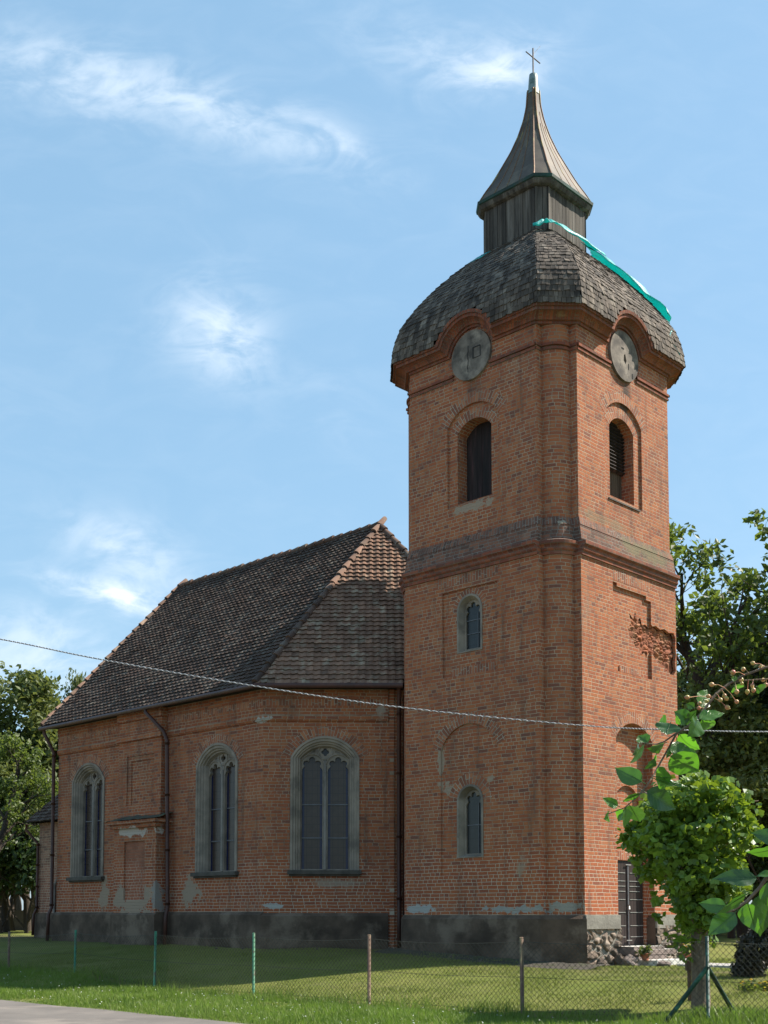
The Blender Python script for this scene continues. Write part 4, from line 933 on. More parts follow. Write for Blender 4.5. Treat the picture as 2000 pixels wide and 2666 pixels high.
# door
dm_ = MB(); x = 2.10
while x < 3.44: w = .135; dm_.box(FR.p(x + w / 2, 1.76, ND - .06), w - .006, .05, 1.99, ax=FR.u, ay=FR.n, t=random.random()); x += w
door = dm_.build('door', M['door'], church)
def strap(*a_, **k_): b0_ = MB(); b0_.box(*a_, **k_); b0_.build('door_strap', M['silver'], door)
for z_ in (2.47, 1.85, 1.55, 1.24, .98): 
    for (a, b) in ((2.14, 2.68), (2.88, 3.42)): strap(FR.p((a + b) / 2, z_, ND - .028), b - a, .012, .014, ax=FR.u, ay=FR.n)
for z_ in (2.28, 2.16, 2.04):
    for (a, b) in ((2.26, 2.68), (2.86, 3.30)): strap(FR.p((a + b) / 2, z_, ND - .028), b - a, .012, .014, ax=FR.u, ay=FR.n)
for z_ in (2.66, .90): strap(FR.p(2.78, z_, ND - .0), .22, .02, .02, ax=FR.u, ay=FR.n)
b_ = MB(); b_.box(FR.p(2.78, 2.2, ND - .02), .045, .03, .95, ax=FR.u, ay=FR.n); b_.box(FR.p(2.78, 1.2, ND - .02), .03, .03, .8, ax=FR.u, ay=FR.n); b_.build('locking_bar', M['bar'], door)
b_ = MB(); b_.tube([FR.p(2.79, 1.62, ND + .0), FR.p(2.79, 1.70, ND + .0)], [.03, .022], 8); b_.build('padlock', M['silver'], door)
# steps
sp_ = MB()
def slab(x0, x1, y0, y1, zt, th, top=0, side=1):
    cs = []
    n = 14
    for i in range(n): cs.append((x0 + (x1 - x0) * i / n, y0 + .02 * noise.noise(Vector((i, zt * 9, 1)))))
    for i in range(5): cs.append((x1 + .015 * noise.noise(Vector((i, zt, 5))), y0 + (y1 - y0) * i / 5))
    cs.append((x1, y1)); cs.append((x0, y1))
    sp_.face([(a, b, zt) for a, b in cs], m=top)
    for i in range(len(cs)): a, b = cs[i], cs[(i + 1) % len(cs)]; sp_.face([(*a, zt - th), (*b, zt - th), (*b, zt), (*a, zt)], m=side)
slab(1.98, 3.72, -.46, .0, .70, .11); slab(2.0, 3.3, -.40, .2, .775, .075); slab(2.12, 3.7, -.92, -.40, .48, .16, 0, 0)
sp_.box((2.7, -.25, .35), 1.2, .4, .5, m=1)
steps = sp_.build('door_step', [M['slab'], M['slab_side']], church)

# annex seen past the far end of the nave
an = MB(); FX = Fr((0, 0, 0), (0, 1, 0), (-1, 0, 0), 91)
panel(an, FX, [(18.6, .3), (21.75, .3), (21.75, 4.6), (18.6, 4.6)], [arch(19.2, 20.72, .8, 2.45, 2.95)], 0); reveal(an, FX, arch(19.2, 20.72, .8, 2.45, 2.95), 0, -.2)
an.face([FX.p(18.6, .3), FX.p(18.6, .3, -5.8), FX.p(18.6, 4.6, -5.8), FX.p(18.6, 4.6)]); an.face([FX.p(21.75, .3), FX.p(21.75, .3, -5.8), FX.p(21.75, 4.6, -5.8), FX.p(21.75, 4.6)])
annex = an.build('annex_wall', brickmat('annex_brick', cols=[(0, (.14, .09, .07)), (.5, (.25, .13, .09)), (1, (.33, .19, .13))], soot=.4), church)
ad = MB(); aw = arch(19.2, 20.72, .8, 2.45, 2.95); 
for i in range(len(aw) - 1):
    if i == 0: continue
    ad.tube([FX.p(*aw[i], .01), FX.p(*aw[i + 1], .01)], .045, 6)
ad.build('door_surround', M['stone_frame'], church)
ad = MB(); panel(ad, FX, aw, [], -.18); ad.build('annex_door', M['door'], church)
pl2 = MB(); pl2.box(FX.p(20.2, .8, 0), 3.3, .16, 1.5, ax=FX.u, ay=FX.n); pl2.build('annex_plinth', M['render'], church)
ar = MB(); e0, e1 = Vector((-.35, 18.3, 4.62)), Vector((-.35, 22.05, 4.62)); tiles(ar, [e0, e1, Vector((2.9, 20.3, 8.0)), Vector((2.9, 18.3, 8.0))], e0, e1, None, 0, wob=.3)
ar.face([e1, Vector((6.1, 22.05, 4.62)), Vector((2.9, 20.3, 8.0))], m=1); ar.build('annex_roof', [M['tile'], M['dark']], church)
pipe([(-.38, 21.95, 4.55), (-.38, 21.95, 4.35), (-.08, 21.7, 3.9), (-.08, 21.7, 1.7), (-.18, 21.72, 1.5), (-.2, 21.72, .8)], .05)

# ------------------------------------------------------------------ tarpaulin on the dome
tp = MB()
def dome_pt(sv, s, off):
    k = math.floor(sv); f = sv - k; a, b = dome_edge(k, s); p = a.lerp(b, f); c = Vector((HC, HC, p.z - 1.2)); return p + (p - c).normalized() * off
def tarp_patch(fs, ft, na, nb, seed, o1=.05, o2=.05):
    Pq = []
    for i in range(na):
        row = []
        for j in range(nb):
            a, b = i / (na - 1), j / (nb - 1); sv, s = fs(a, b), ft(a, b)
            off = o1 + o2 * (.6 + noise.noise(Vector((a * 5, b * 2 + seed, seed)))) + .02 * noise.noise(Vector((a * 22, b * 9, seed)))
            row.append(dome_pt(sv, s, off))
        Pq.append(row)
    tp.grid(Pq, smooth=True)
SL = sl[-1]
tarp_patch(lambda a, b: 0.0 + 1.92 * a - .04, lambda a, b: SL * (.80 + .05 * math.sin(a * 3.0) * (1 - b)) + b * (.10 + .40 * min(1, a * 2.2)), 26, 6, 3, .16, .12)
tarp_patch(lambda a, b: 1.72 + .22 * a + .10 * math.sin(a * 9) * .3 + b * (1.3 - .2 * a), lambda a, b: SL * (.93 - .60 * a) - .02 * b, 30, 9, 8, .12, .10)
tarp_patch(lambda a, b: 1.93 + .05 * math.sin(a * 7) + b * .9, lambda a, b: SL * (.34 - .30 * a), 24, 4, 12, .015, .01)
tarp_patch(lambda a, b: 2.6 + 4.62 * a, lambda a, b: SL * (.86 - .06 * a) + b * .35, 44, 6, 20, .015, .015)
def tarpmat():
    m, t, p, _ = newmat('turquoise_tarpaulin'); tcx = N(t, 'ShaderNodeTexCoord'); n = noise_(t, tcx.outputs['Object'], 4, 5)
    L(t, mixc(t, MAPR(t, n.outputs[0], .35, .65), (.03, .42, .44), (.10, .62, .58)), p.inputs['Base Color']); p.inputs['Roughness'].default_value = .45; p.inputs['Specular IOR Level'].default_value = .5
    bump(t, p, noise_(t, tcx.outputs['Object'], 9, 5).outputs[0], .7, .03)
    tr = N(t, 'ShaderNodeBsdfTranslucent'); tr.inputs[0].default_value = (.06, .70, .66, 1); mxs = N(t, 'ShaderNodeMixShader'); mxs.inputs[0].default_value = .45
    L(t, p.outputs[0], mxs.inputs[1]); L(t, tr.outputs[0], mxs.inputs[2]); L(t, mxs.outputs[0], _.inputs[0]); return m
tpo = tp.build('tarpaulin', tarpmat()); tpo.location = (OX, OY, 0); tpo.rotation_euler = (0, 0, ROTZ)
sol = tpo.modifiers.new('solid', 'SOLIDIFY'); sol.thickness = .012; sol.offset = 0
tag(tpo, 'crumpled turquoise tarpaulin draped over the shingled dome below the lantern', 'tarpaulin')

# ------------------------------------------------------------------ fence
fence = empty('wire_fence', (*l2w(-7, -7), .0), 0, 'chain link fence with green and rusty posts along the church lawn', 'fence')
POSTS = [(-10.86, 31.0, .12, 'r'), (-8.87, 29.02, .16, 'r'), (-6.81, 27.04, .2, 'g'), (-4.67, 24.98, 0, 'g'), (-2.42, 22.82, 0, 'g'), (-.25, 20.73, 0, 'r'), (2.08, 18.49, 0, 'r'), (4.50, 17.1, 0, 'd')]
floc = fence.location
def fl(p): return (p[0] - floc.x, p[1] - floc.y, p[2] - floc.z)
tops = []
for i, (X, Y, zb, c_) in enumerate(POSTS):
    p = MB(); lean = (random.uniform(-.02, .02), random.uniform(-.02, .02)); top = (1.15 if c_ != 'd' else 1.19) + (.0 if i > 1 else -.06)
    r_ = .03 if c_ == 'r' else .026; a, b = Vector((X, Y, zb - .3)), Vector((X + lean[0], Y + lean[1], top)); p.tube([fl(a), fl(b)], r_, 8)
    p.tube([fl(b), fl(b + Z * .012)], [r_ * 1.05, r_ * .8], 8)
    o = p.build('post', M[{'r': 'post_rust', 'g': 'post_green', 'd': 'post_green_dark'}[c_]], fence)
    if c_ == 'r': o['label'] = 'rusty brown post'
    tops.append((Vector((X, Y, zb)), b))
P6b, P6t = tops[7]
P7b, P7t = Vector((7.4, 14.9, 0)), Vector((7.4, 14.9, 1.17))
tops.append((P7b, P7t)); p = MB(); p.tube([fl(P7b - Z * .3), fl(P7t)], .028, 8); p.build('post', M['post_green_dark'], fence)
for tgt in (Vector((3.72, 16.75, .0)), Vector((5.15, 17.75, .0))):
    p = MB(); p.tube([fl(P6t - Z * .42), fl(tgt - Z * .1)], .032, 8); p.build('brace', M['post_green_dark'], fence)
def wiremesh(mb, a, b, pitch=.062, r=.003):
    (ab, at), (bb, bt) = a, b; d = (bb - ab); Lh = math.hypot(d.x, d.y); nrm = Vector((-d.y, d.x, 0)).normalized()
    ztop = lambda u: at.z - .06 + (bt.z - at.z) * u / Lh - .05 * math.sin(math.pi * u / Lh); zbot = lambda u: ab.z + (bb.z - ab.z) * u / Lh + .03
    H = 1.08; n = int(Lh / (pitch * 1.414)) + int(H / (pitch * 1.414)) + 2; e = Vector((d.x / Lh, d.y / Lh, 0))
    st = pitch * 1.414
    def pt(u, w, sd_): z = zbot(u) + (ztop(u) - zbot(u)) * w / H; return ab + e * u + Vector((0, 0, z - ab.z)) + nrm * (.015 * noise.noise(Vector((u * 1.5, w * 2, 0))) + sd_)
    for k in range(-int(H / st) - 1, int(Lh / st) + 1):
        for s_ in (1, -1):
            u0 = k * st; pts = []
            for q in range(5):
                w = H * q / 4; u = u0 + w if s_ > 0 else u0 + H - w
                pts.append((u, w))
            # clip to panel
            def clip(p0, p1):
                (ua, wa), (ub, wb) = p0, p1
                lo, hi = (0, 1)
                du_ = ub - ua
                if abs(du_) > 1e-9:
                    t0, t1 = (0 - ua) / du_, (Lh - ua) / du_
                    if t0 > t1: t0, t1 = t1, t0
                    lo, hi = max(0, t0), min(1, t1)
                if hi <= lo: return None
                return ((ua + du_ * lo, wa + (wb - wa) * lo), (ua + du_ * hi, wa + (wb - wa) * hi))
            for p0, p1 in zip(pts[:-1], pts[1:]):
                c2 = clip(p0, p1)
                if c2: mb.tube([fl(pt(*c2[0], .003 * s_)), fl(pt(*c2[1], .003 * s_))], r, 3, caps=False)
    for w in (.02, .5, 1.0):
        mb.tube([fl(pt(Lh * q / 8, H * w, .006)) for q in range(9)], .0032, 4, caps=False)
for i in range(len(tops) - 1):
    mb = MB(); wiremesh(mb, tops[i], tops[i + 1]); mb.build('wire_mesh', M['wire'], fence)

# ------------------------------------------------------------------ cable
def twisted(name, pix, n, rad):
    pts = [px2w(*p) for p in pix]
    def at(f):
        f *= len(pts) - 1; i = min(len(pts) - 2, int(f)); g_ = f - i
        p0, p1, p2, p3 = pts[max(0, i - 1)], pts[i], pts[i + 1], pts[min(len(pts) - 1, i + 2)]
        return .5 * ((2 * p1) + (p2 - p0) * g_ + (2 * p0 - 5 * p1 + 4 * p2 - p3) * g_ ** 2 + (3 * p1 - p0 - 3 * p2 + p3) * g_ ** 3)
    root = empty(name, tuple(pts[0]), 0, 'twisted overhead service cable sagging across the front of the church', 'cable'); o0 = pts[0]
    for k in range(2):
        P_ = []
        for i in range(n + 1):
            c = at(i / n); a = i * .62 + k * math.pi; P_.append(c - o0 + Vector((0, math.cos(a), math.sin(a))) * rad * .95)
        mb = MB(); mb.tube(P_, rad, 6); mb.build('strand', [M['cable_dark'], M['cable_light']][k], root)
twisted('overhead_cable', [(-900, 1520, 11.5), (-400, 1597, 11.2), (0, 1664, 11.0), (253, 1715, 10.9), (639, 1782, 10.8), (1049, 1842, 10.8), (1521, 1889, 10.8), (1760, 1900, 10.8), (2000, 1905, 10.9), (2400, 1900, 11.0), (2900, 1880, 11.2)], 2600, .0036)
#VEG
# ------------------------------------------------------------------ trees
def leaf_cloud(centres, radii, counts, size, rs, up=.35, aspect=1.5, shape='diamond', droop=0.0, flat=1.0):
    C = np.repeat(np.array(centres), counts, axis=0); Rr = np.repeat(np.array(radii), counts)
    n = len(C); d = rs.normal(size=(n, 3)); d /= np.linalg.norm(d, axis=1, keepdims=True) + 1e-9
    r = rs.uniform(0, 1, n) ** .42 * Rr
    P = C + d * r[:, None] * np.array([1, 1, flat])
    nr = d * .7 + rs.normal(size=(n, 3)) * .75; nr[:, 2] += up; nr /= np.linalg.norm(nr, axis=1, keepdims=True)
    a = np.cross(nr, rs.normal(size=(n, 3))); a /= np.linalg.norm(a, axis=1, keepdims=True)
    if droop:
        dn = np.tile(np.array([[0, 0, -1.0]]), (n, 1)) + rs.normal(size=(n, 3)) * .45; dn -= nr * np.sum(dn * nr, 1, keepdims=True); dn /= np.linalg.norm(dn, axis=1, keepdims=True); a = dn
    b = np.cross(nr, a); s = size * rs.uniform(.6, 1.35, n)[:, None]
    tint = np.clip(.5 + .25 * rs.normal(size=n), 0, 1)
    if shape == 'diamond':
        V = np.stack([P - a * s * aspect * .5, P + b * s * .42 + nr * s * .1, P + a * s * aspect * .5, P - b * s * .42 + nr * s * .1], 1)
        return V.reshape(-1, 3), np.arange(n * 4).reshape(n, 4), tint
    # lobed heart: two folded quads + tip
    V = np.stack([P - a * s * .45, P - a * s * .25 + b * s * .5 + nr * s * .12, P + a * s * .25 + b * s * .42 + nr * s * .1, P + a * s * .75 - nr * s * .1,
                  P + a * s * .25 - b * s * .42 + nr * s * .1, P - a * s * .25 - b * s * .5 + nr * s * .12, P + a * s * .1 - nr * s * .02], 1)
    base = np.arange(n)[:, None] * 7
    F_ = np.concatenate([base + np.array([[0, 1, 2, 6]]), base + np.array([[6, 2, 3, 3]]), base + np.array([[6, 3, 4, 4]]), base + np.array([[0, 6, 4, 5]])], 0)
    return V.reshape(-1, 3), F_, np.tile(tint, 4)
def grow(seed, H, crown0, spread, nl, trunk_r, tips_r=(.5, .9), open_=.0, lean=0.0, levels=3):
    rs = random.Random(seed); mb = MB(); tips = []
    def branch(p, d, l, r, lev):
        pts = [p]; n = 5 if lev < 2 else 4; q = p; dd = d.copy()
        for i in range(n):
            dd = (dd + Vector((rs.gauss(0, .16), rs.gauss(0, .16), rs.gauss(0.06, .1)))).normalized(); q = q + dd * (l / n); pts.append(q)
        mb.tube(pts, [r * (1 - .62 * i / n) for i in range(n + 1)], 7 if lev == 0 else (5 if lev < 3 else 3), caps=False)
        if lev >= levels: tips.append(q); tips.append(pts[-2].lerp(pts[-3], rs.random()) + Vector((rs.gauss(0, .3), rs.gauss(0, .3), rs.gauss(0, .2)))); return
        k = rs.choice((3, 4)) if lev else nl
        for j in range(k):
            f = (crown0 / H + (1 - crown0 / H) * (j + rs.random() * .8) / k) if lev == 0 else (.35 + .65 * (j + rs.random()) / k)
            f = min(.98, f); i = min(n - 1, int(f * n)); st_ = pts[i].lerp(pts[i + 1], f * n - i)
            ax = (pts[i + 1] - pts[i]).normalized(); side = ax.cross(Vector((rs.gauss(0, 1), rs.gauss(0, 1), rs.gauss(0, 1)))).normalized()
            if lev == 0:
                ang = j * 2.4 + rs.random(); side = Vector((math.cos(ang), math.sin(ang), 0))
            t = rs.uniform(.55, .95) if lev == 0 else rs.uniform(.5, 1.1)
            nd = (ax * math.cos(t) + side * math.sin(t)).normalized()
            ll = spread * (1.15 - .75 * max(0, (f - crown0 / H)) / (1.01 - crown0 / H)) * rs.uniform(.75, 1.15) if lev == 0 else l * rs.uniform(.45, .68)
            branch(st_, nd, ll, r * (.5 if lev == 0 else .6) * (1 - .45 * f), lev + 1)
        if lev > 0: tips.append(q)
    branch(Vector((0, 0, -.2)), Vector((lean, 0, 1)).normalized(), H * .97, trunk_r, 0); tips.append(Vector((lean * H, 0, H)))
    return mb, tips
def make_tree(name, seed, H, crown0, spread, nl, tr, leafn, lsize, matl, clr=(.5, .95), levels=3, bark='bark', drop=.0, flat=.75):
    root = empty(name); mb, tips = grow(seed, H, crown0, spread, nl, tr, levels=levels)
    mb.build('trunk', M[bark], root); rs = np.random.default_rng(seed); rr = random.Random(seed)
    tips = [t for t in tips if rr.random() > drop]
    rad = [rr.uniform(*clr) for _ in tips]; cnt = np.array([int(leafn * (r / clr[1]) ** 1.6) + 5 for r in rad])
    V, F_, t = leaf_cloud([tuple(x) for x in tips], rad, cnt, lsize, rs, flat=flat)
    npmesh('crown', V, F_, M[matl], root, t); return root
def copy_tree(o, parent=None):
    c = o.copy(); COL.objects.link(c)
    if parent: c.parent = parent
    for ch in list(o.children): copy_tree(ch, c)
    return c
K = {}
K['open'] = make_tree('tall_tree', 11, 15.5, 4.5, 4.4, 10, .36, 36, .20, 'leaf_tree', (.35, .7), drop=.36)
K['open2'] = make_tree('tall_tree', 23, 15.0, 5.5, 3.8, 9, .33, 36, .19, 'leaf_tree', (.32, .66), drop=.38)
K['full'] = make_tree('broad_tree', 31, 10.5, 2.0, 4.6, 11, .24, 110, .20, 'leaf_tree', (.6, 1.15))
K['dark'] = make_tree('dark_tree', 41, 12.0, 2.2, 4.2, 12, .28, 120, .21, 'leaf_dark', (.6, 1.2))
K['pale'] = make_tree('pale_tree', 53, 9.0, 2.0, 3.4, 10, .16, 60, .17, 'leaf_pale', (.4, .8), drop=.1)
K['shrub'] = make_tree('shrub', 61, 3.6, .3, 2.4, 9, .09, 80, .16, 'leaf_dark', (.4, .8), levels=2)
used = {}
def put(kind, X, Y, rz, sc, label, group, cat='tree', scz=None):
    src = K[kind]
    o = src if kind not in used else copy_tree(src); used[kind] = 1
    o.location = (X, Y, tz(X, Y) - .1); o.rotation_euler = (0, 0, rz); o.scale = (sc, sc, scz or sc); tag(o, label, cat, group); return o
GR = 'trees behind the church on the right'; GL = 'trees behind the church on the left'
def PX(px, Y): return (px - 1000) / FPX * Y
put('open', PX(1945, 46), 46, .4, .98, 'tall open tree with a dark trunk, just right of the tower', GR)
put('open2', PX(1850, 49), 49, 2.1, .98, 'tall open tree closest to the right edge of the tower', GR)
put('open', PX(2040, 42), 42, 3.6, 1.08, 'tallest dark tree at the right edge of the picture', GR)
put('open2', PX(1765, 54), 54, 4.4, .95, 'thin tree top half hidden by the tower edge', GR)
put('full', PX(1830, 52), 52, 1.0, .72, 'broad green tree filling the gap below the open tree tops', GR)
put('pale', PX(1900, 45), 45, .7, .95, 'yellowish green tree between the dark trunks on the right', GR)
put('pale', PX(1975, 43.5), 43.5, 2.7, .8, 'small yellow green tree behind the fruit branch', GR)
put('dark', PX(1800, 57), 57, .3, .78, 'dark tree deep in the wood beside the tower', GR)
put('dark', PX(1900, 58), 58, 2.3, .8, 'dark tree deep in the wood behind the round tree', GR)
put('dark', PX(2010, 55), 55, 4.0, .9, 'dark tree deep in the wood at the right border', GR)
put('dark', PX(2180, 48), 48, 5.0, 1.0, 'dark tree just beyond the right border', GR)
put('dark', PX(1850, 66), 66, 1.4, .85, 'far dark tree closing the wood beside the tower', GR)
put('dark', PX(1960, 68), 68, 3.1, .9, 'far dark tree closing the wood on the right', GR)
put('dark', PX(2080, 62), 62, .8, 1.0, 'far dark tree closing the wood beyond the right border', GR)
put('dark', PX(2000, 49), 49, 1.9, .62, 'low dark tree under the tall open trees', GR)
put('full', PX(1770, 62), 62, 3.9, .8, 'broad tree behind the lower right edge of the tower', GR)
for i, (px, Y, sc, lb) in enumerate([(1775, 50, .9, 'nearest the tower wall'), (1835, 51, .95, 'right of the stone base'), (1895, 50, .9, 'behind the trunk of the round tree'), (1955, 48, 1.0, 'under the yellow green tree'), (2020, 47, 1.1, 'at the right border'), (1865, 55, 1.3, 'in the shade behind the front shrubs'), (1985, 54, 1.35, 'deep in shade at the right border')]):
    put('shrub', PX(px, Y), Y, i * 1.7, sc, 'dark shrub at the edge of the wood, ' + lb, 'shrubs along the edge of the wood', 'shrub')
put('full', PX(75, 58), 58, 2.2, .80, 'broad green tree left of the annex roof', GL)
put('pale', PX(100, 56), 56, 1.1, 1.16, 'pale green tree whose top shows left of the nave eaves', GL)
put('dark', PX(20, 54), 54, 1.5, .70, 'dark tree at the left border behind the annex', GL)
put('open2', PX(-70, 43), 43, 1.9, .50, 'small open tree cut by the left border', GL)
put('dark', PX(110, 62), 62, 3.3, .72, 'dark tree hidden low behind the annex', GL)
put('dark', PX(-60, 55), 55, 4.8, .78, 'dark tree beyond the left border', GL)
put('pale', PX(240, 60), 60, .5, .40, 'tree whose crown just tops the nave roof on the left', GL, scz=1.27)
put('dark', PX(40, 62), 62, .1, .72, 'far dark tree behind the left group', GL)
put('pale', PX(-5, 50), 50, 4.2, .74, 'small sunny tree at the left border', GL)
for i, (px, Y, sc, lb) in enumerate([(10, 52, 1.1, 'at the left border'), (70, 51, 1.1, 'beside the annex corner'), (120, 54, 1.1, 'behind the annex downpipe'), (40, 58, 1.8, 'in the gloom behind the annex'), (-30, 66, 2.1, 'far behind at the left border'), (52, 78, 3.0, 'farthest one, closing the horizon left of the annex'), (30, 68, 2.1, 'far behind, middle of the gap left of the annex'), (90, 67, 2.1, 'far behind, closest to the annex wall')]):
    put('shrub', PX(px, Y), Y, i * 2.3, sc, 'dark shrub in the shade, ' + lb, 'shrubs left of the church', 'shrub')

# globe-shaped lime tree behind the fence corner
TX, TY = PX(1818, 18.4), 18.4
gt_ = empty('globe_tree', (TX, TY, tz(TX, TY)), 0, 'young round-crowned lime tree with glossy leaves, standing behind the green fence corner', 'tree')
mb = MB(); mb.tube([(0, 0, -.2), (.01, 0, .3), (.0, 0, 1.0), (.02, 0, 1.7), (.0, 0, 2.4), (-.05, 0, 3.0)], [.16, .14, .13, .125, .10, .05], 12)
rs_ = random.Random(5)
for i in range(26):
    a = i * 2.4; z0 = 1.7 + rs_.random() * 1.1; dx = math.cos(a); dy = math.sin(a); l = rs_.uniform(.5, 1.05)
    mb.tube([(0, 0, z0), (dx * l * .5, dy * l * .5, z0 + .3), (dx * l - .1, dy * l, z0 + rs_.uniform(.2, .7))], [.03, .018, .008], 5)
mb.build('trunk', M['bark_pale'], gt_)
cs, rr_, cn = [], [], []
def zpx(y): return EYE + (2381 - y) / FPX * TY - tz(TX, TY)
def ball(px, py, r, n, dy=0): cs.append(((px - 1816) / FPX * TY, dy, zpx(py))); rr_.append(r); cn.append(n)
rsn = random.Random(9)
# shell of small leaf clumps around the crown, denser on the outside
def inside(x, z):   # crown outline in metres relative to the trunk foot
    return None
outline = [(-.95, 2.5), (-.90, 2.8), (-.68, 3.1), (-.3, 3.40), (.1, 3.38), (.42, 3.14), (.60, 2.8), (.66, 2.4), (.58, 2.0), (.40, 1.65), (.15, 1.35), (-.1, 1.2), (-.24, 1.5), (-.40, 1.85), (-.70, 2.2)]
def pin(x, z):
    c = False; n = len(outline)
    for i in range(n):
        (x1, z1), (x2, z2) = outline[i], outline[i - 1]
        if (z1 > z) != (z2 > z) and x < (x2 - x1) * (z - z1) / (z2 - z1) + x1: c = not c
    return c
k = 0
while k < 300:
    x, z = rsn.uniform(-1.5, .9), rsn.uniform(1.1, 3.6)
    if not pin(x, z): continue
    w = 1.05 * math.sqrt(max(.05, 1 - ((x + .25) / 1.25) ** 2)) * (1 if z > 1.9 else .55); y = rsn.uniform(-w, w)
    cs.append((x, y, z)); rr_.append(rsn.uniform(.14, .26)); cn.append(30); k += 1
for (x, z, r, n) in [(-.30, 1.0, .16, 18), (-.1, 1.1, .2, 26), (.08, 1.05, .17, 18), (-.62, 1.35, .11, 8), (-.5, 1.1, .09, 6), (-.2, .8, .11, 9), (.35, 1.5, .2, 22), (-.66, 1.65, .1, 7), (-1.14, 2.45, .1, 8), (.9, 2.3, .08, 6), (-.95, 2.1, .09, 6)]:
    cs.append((x, -.1, z)); rr_.append(r); cn.append(n)
V, F_, t_ = leaf_cloud(cs, rr_, np.array(cn), .125, np.random.default_rng(77), up=.25, shape='lobed', droop=1)
me_o = npmesh('crown', V, F_, M['leaf_globe'], gt_, t_)
me_o.data.validate()
b = MB(); c0 = Vector((PX(1790, 19.4), 19.4, 0)); b.box(c0 + Z * (tz(c0.x, c0.y) + .55), .10, .12, .16); b.box(c0 + Z * (tz(c0.x, c0.y) + .25), .05, .05, .55)
tag(b.build('wooden_stake', M['woodblock']), 'short brown stake with a block on top, left of the round tree trunk', 'stake')

# dark conical shrub, flower pots, yellow flowers
bx, by = PX(1975, 22.5), 22.5
bs = empty('dry_shrub', (bx, by, tz(bx, by)), 0, 'dull grey-brown leaning conifer shrub on the lawn at the right border', 'shrub')
mb = MB()
for i in range(14):
    a = i * 2.4; mb.tube([(-.25, 0, 0), (-.05 + .2 * math.cos(a), .2 * math.sin(a), .5), (.15 + .25 * math.cos(a) * .7, .25 * math.sin(a), .95 + .2 * math.sin(i))], [.035, .02, .006], 5)
mb.build('stem', M['bark'], bs)
cc_ = []; 
for i in range(120): z = rsn.uniform(.05, 1.12); w = .36 * (1 - abs(z - .5) * .9); a = rsn.uniform(0, 6.28); cc_.append((-.28 + z * .42 + w * math.cos(a) * rsn.random(), w * math.sin(a), z))
V, F_, t_ = leaf_cloud(cc_, [.11] * 120, np.full(120, 46), .05, np.random.default_rng(3), aspect=2.6); npmesh('foliage', V, F_, M['leaf_bush'], bs, t_)
def pot(lx, ly, z, r, label, yellow=0):
    X, Y = l2w(lx, ly); o = empty('potted_plant', (X, Y, z), 0, label, 'plant pot'); mb = MB(); mb.tube([(0, 0, 0), (0, 0, r * 1.3), (0, 0, r * 1.35), (0, 0, r * 1.6)], [r * .7, r, r * 1.12, r * 1.1], 14); mb.build('pot', M['terracotta'], o)
    V, F_, t_ = leaf_cloud([(0, 0, r * 2.1), (.06, 0, r * 2.4), (-.07, .02, r * 2.0)], [.15, .12, .13], np.array([70, 50, 50]), .055, np.random.default_rng(int(lx * 10))); npmesh('foliage', V, F_, M['leaf_tree'], o, t_)
    if yellow:
        for q in range(6): V, F_, t_ = leaf_cloud([(.12 * math.cos(q * 2.1), .1 * math.sin(q * 2.1), r * 2.4 + .03 * q)], [.012], np.array([7]), .045, np.random.default_rng(q)); npmesh('flower_head', V, F_, M['petal_yellow'], o, t_)
pot(2.05, -.66, .48, .10, 'low terracotta pot of green leaves at the left end of the lower door step')
pot(3.78, -.72, .40, .12, 'terracotta pot with yellow flowers at the right end of the door steps', 1)
def rock(name, lx, ly, sx, sy, sz, seed, mat, label, group=None):
    X, Y = l2w(lx, ly); b_ = bpy.data.meshes.new(name); import bmesh
    bm = bmesh.new(); bmesh.ops.create_icosphere(bm, subdivisions=3, radius=1)
    for v in bm.verts:
        n = noise.noise(v.co * 1.4 + Vector((seed * 3.7, 0, 0))) * .35 + noise.noise(v.co * 4 + Vector((0, seed, 0))) * .09
        v.co = v.co * (1 + n); v.co = Vector((v.co.x * sx, v.co.y * sy, v.co.z * sz))
    bm.to_mesh(b_); bm.free(); b_.materials.append(M[mat]); o = bpy.data.objects.new(name, b_); COL.objects.link(o)
    o.location = (X, Y, tz(X, Y) + sz * .45); o.rotation_euler = (0, 0, seed * 1.3); return tag(o, label, 'stone', group)
rock('boulder', .95, -.24, .15, .12, .12, 1, 'rubble', 'round boulder at the foot of the tower corner', 'stones at the tower foot')
rock('boulder', 1.72, -.2, .13, .11, .17, 2, 'rubble', 'upright boulder left of the door steps', 'stones at the tower foot')
rock('boulder', 1.78, -.45, .22, .2, .16, 3, 'slab_side', 'dark broken slab heap beside the lower step', 'stones at the tower foot')
rock('boulder', 2.2, -1.02, .24, .12, .07, 4, 'slab_side', 'flat dark stone in front of the lower step', 'stones at the tower foot')
for i, (lx, ly, s_) in enumerate([(-.45, 2.9, .075), (-.6, 1.9, .06), (-.25, 4.1, .05), (-.8, 3.3, .035), (-.5, .9, .04), (-1.9, 8.6, .05), (-2.1, 9.4, .045), (-1.2, 6.6, .05), (-.35, 2.4, .03), (-.75, 1.3, .03)]):
    rock('small_stone', lx, ly, s_, s_ * .8, s_ * .7, i + 10, 'rubble', 'small pale stone in the shaded grass at the foot of the wall', 'small stones below the walls')
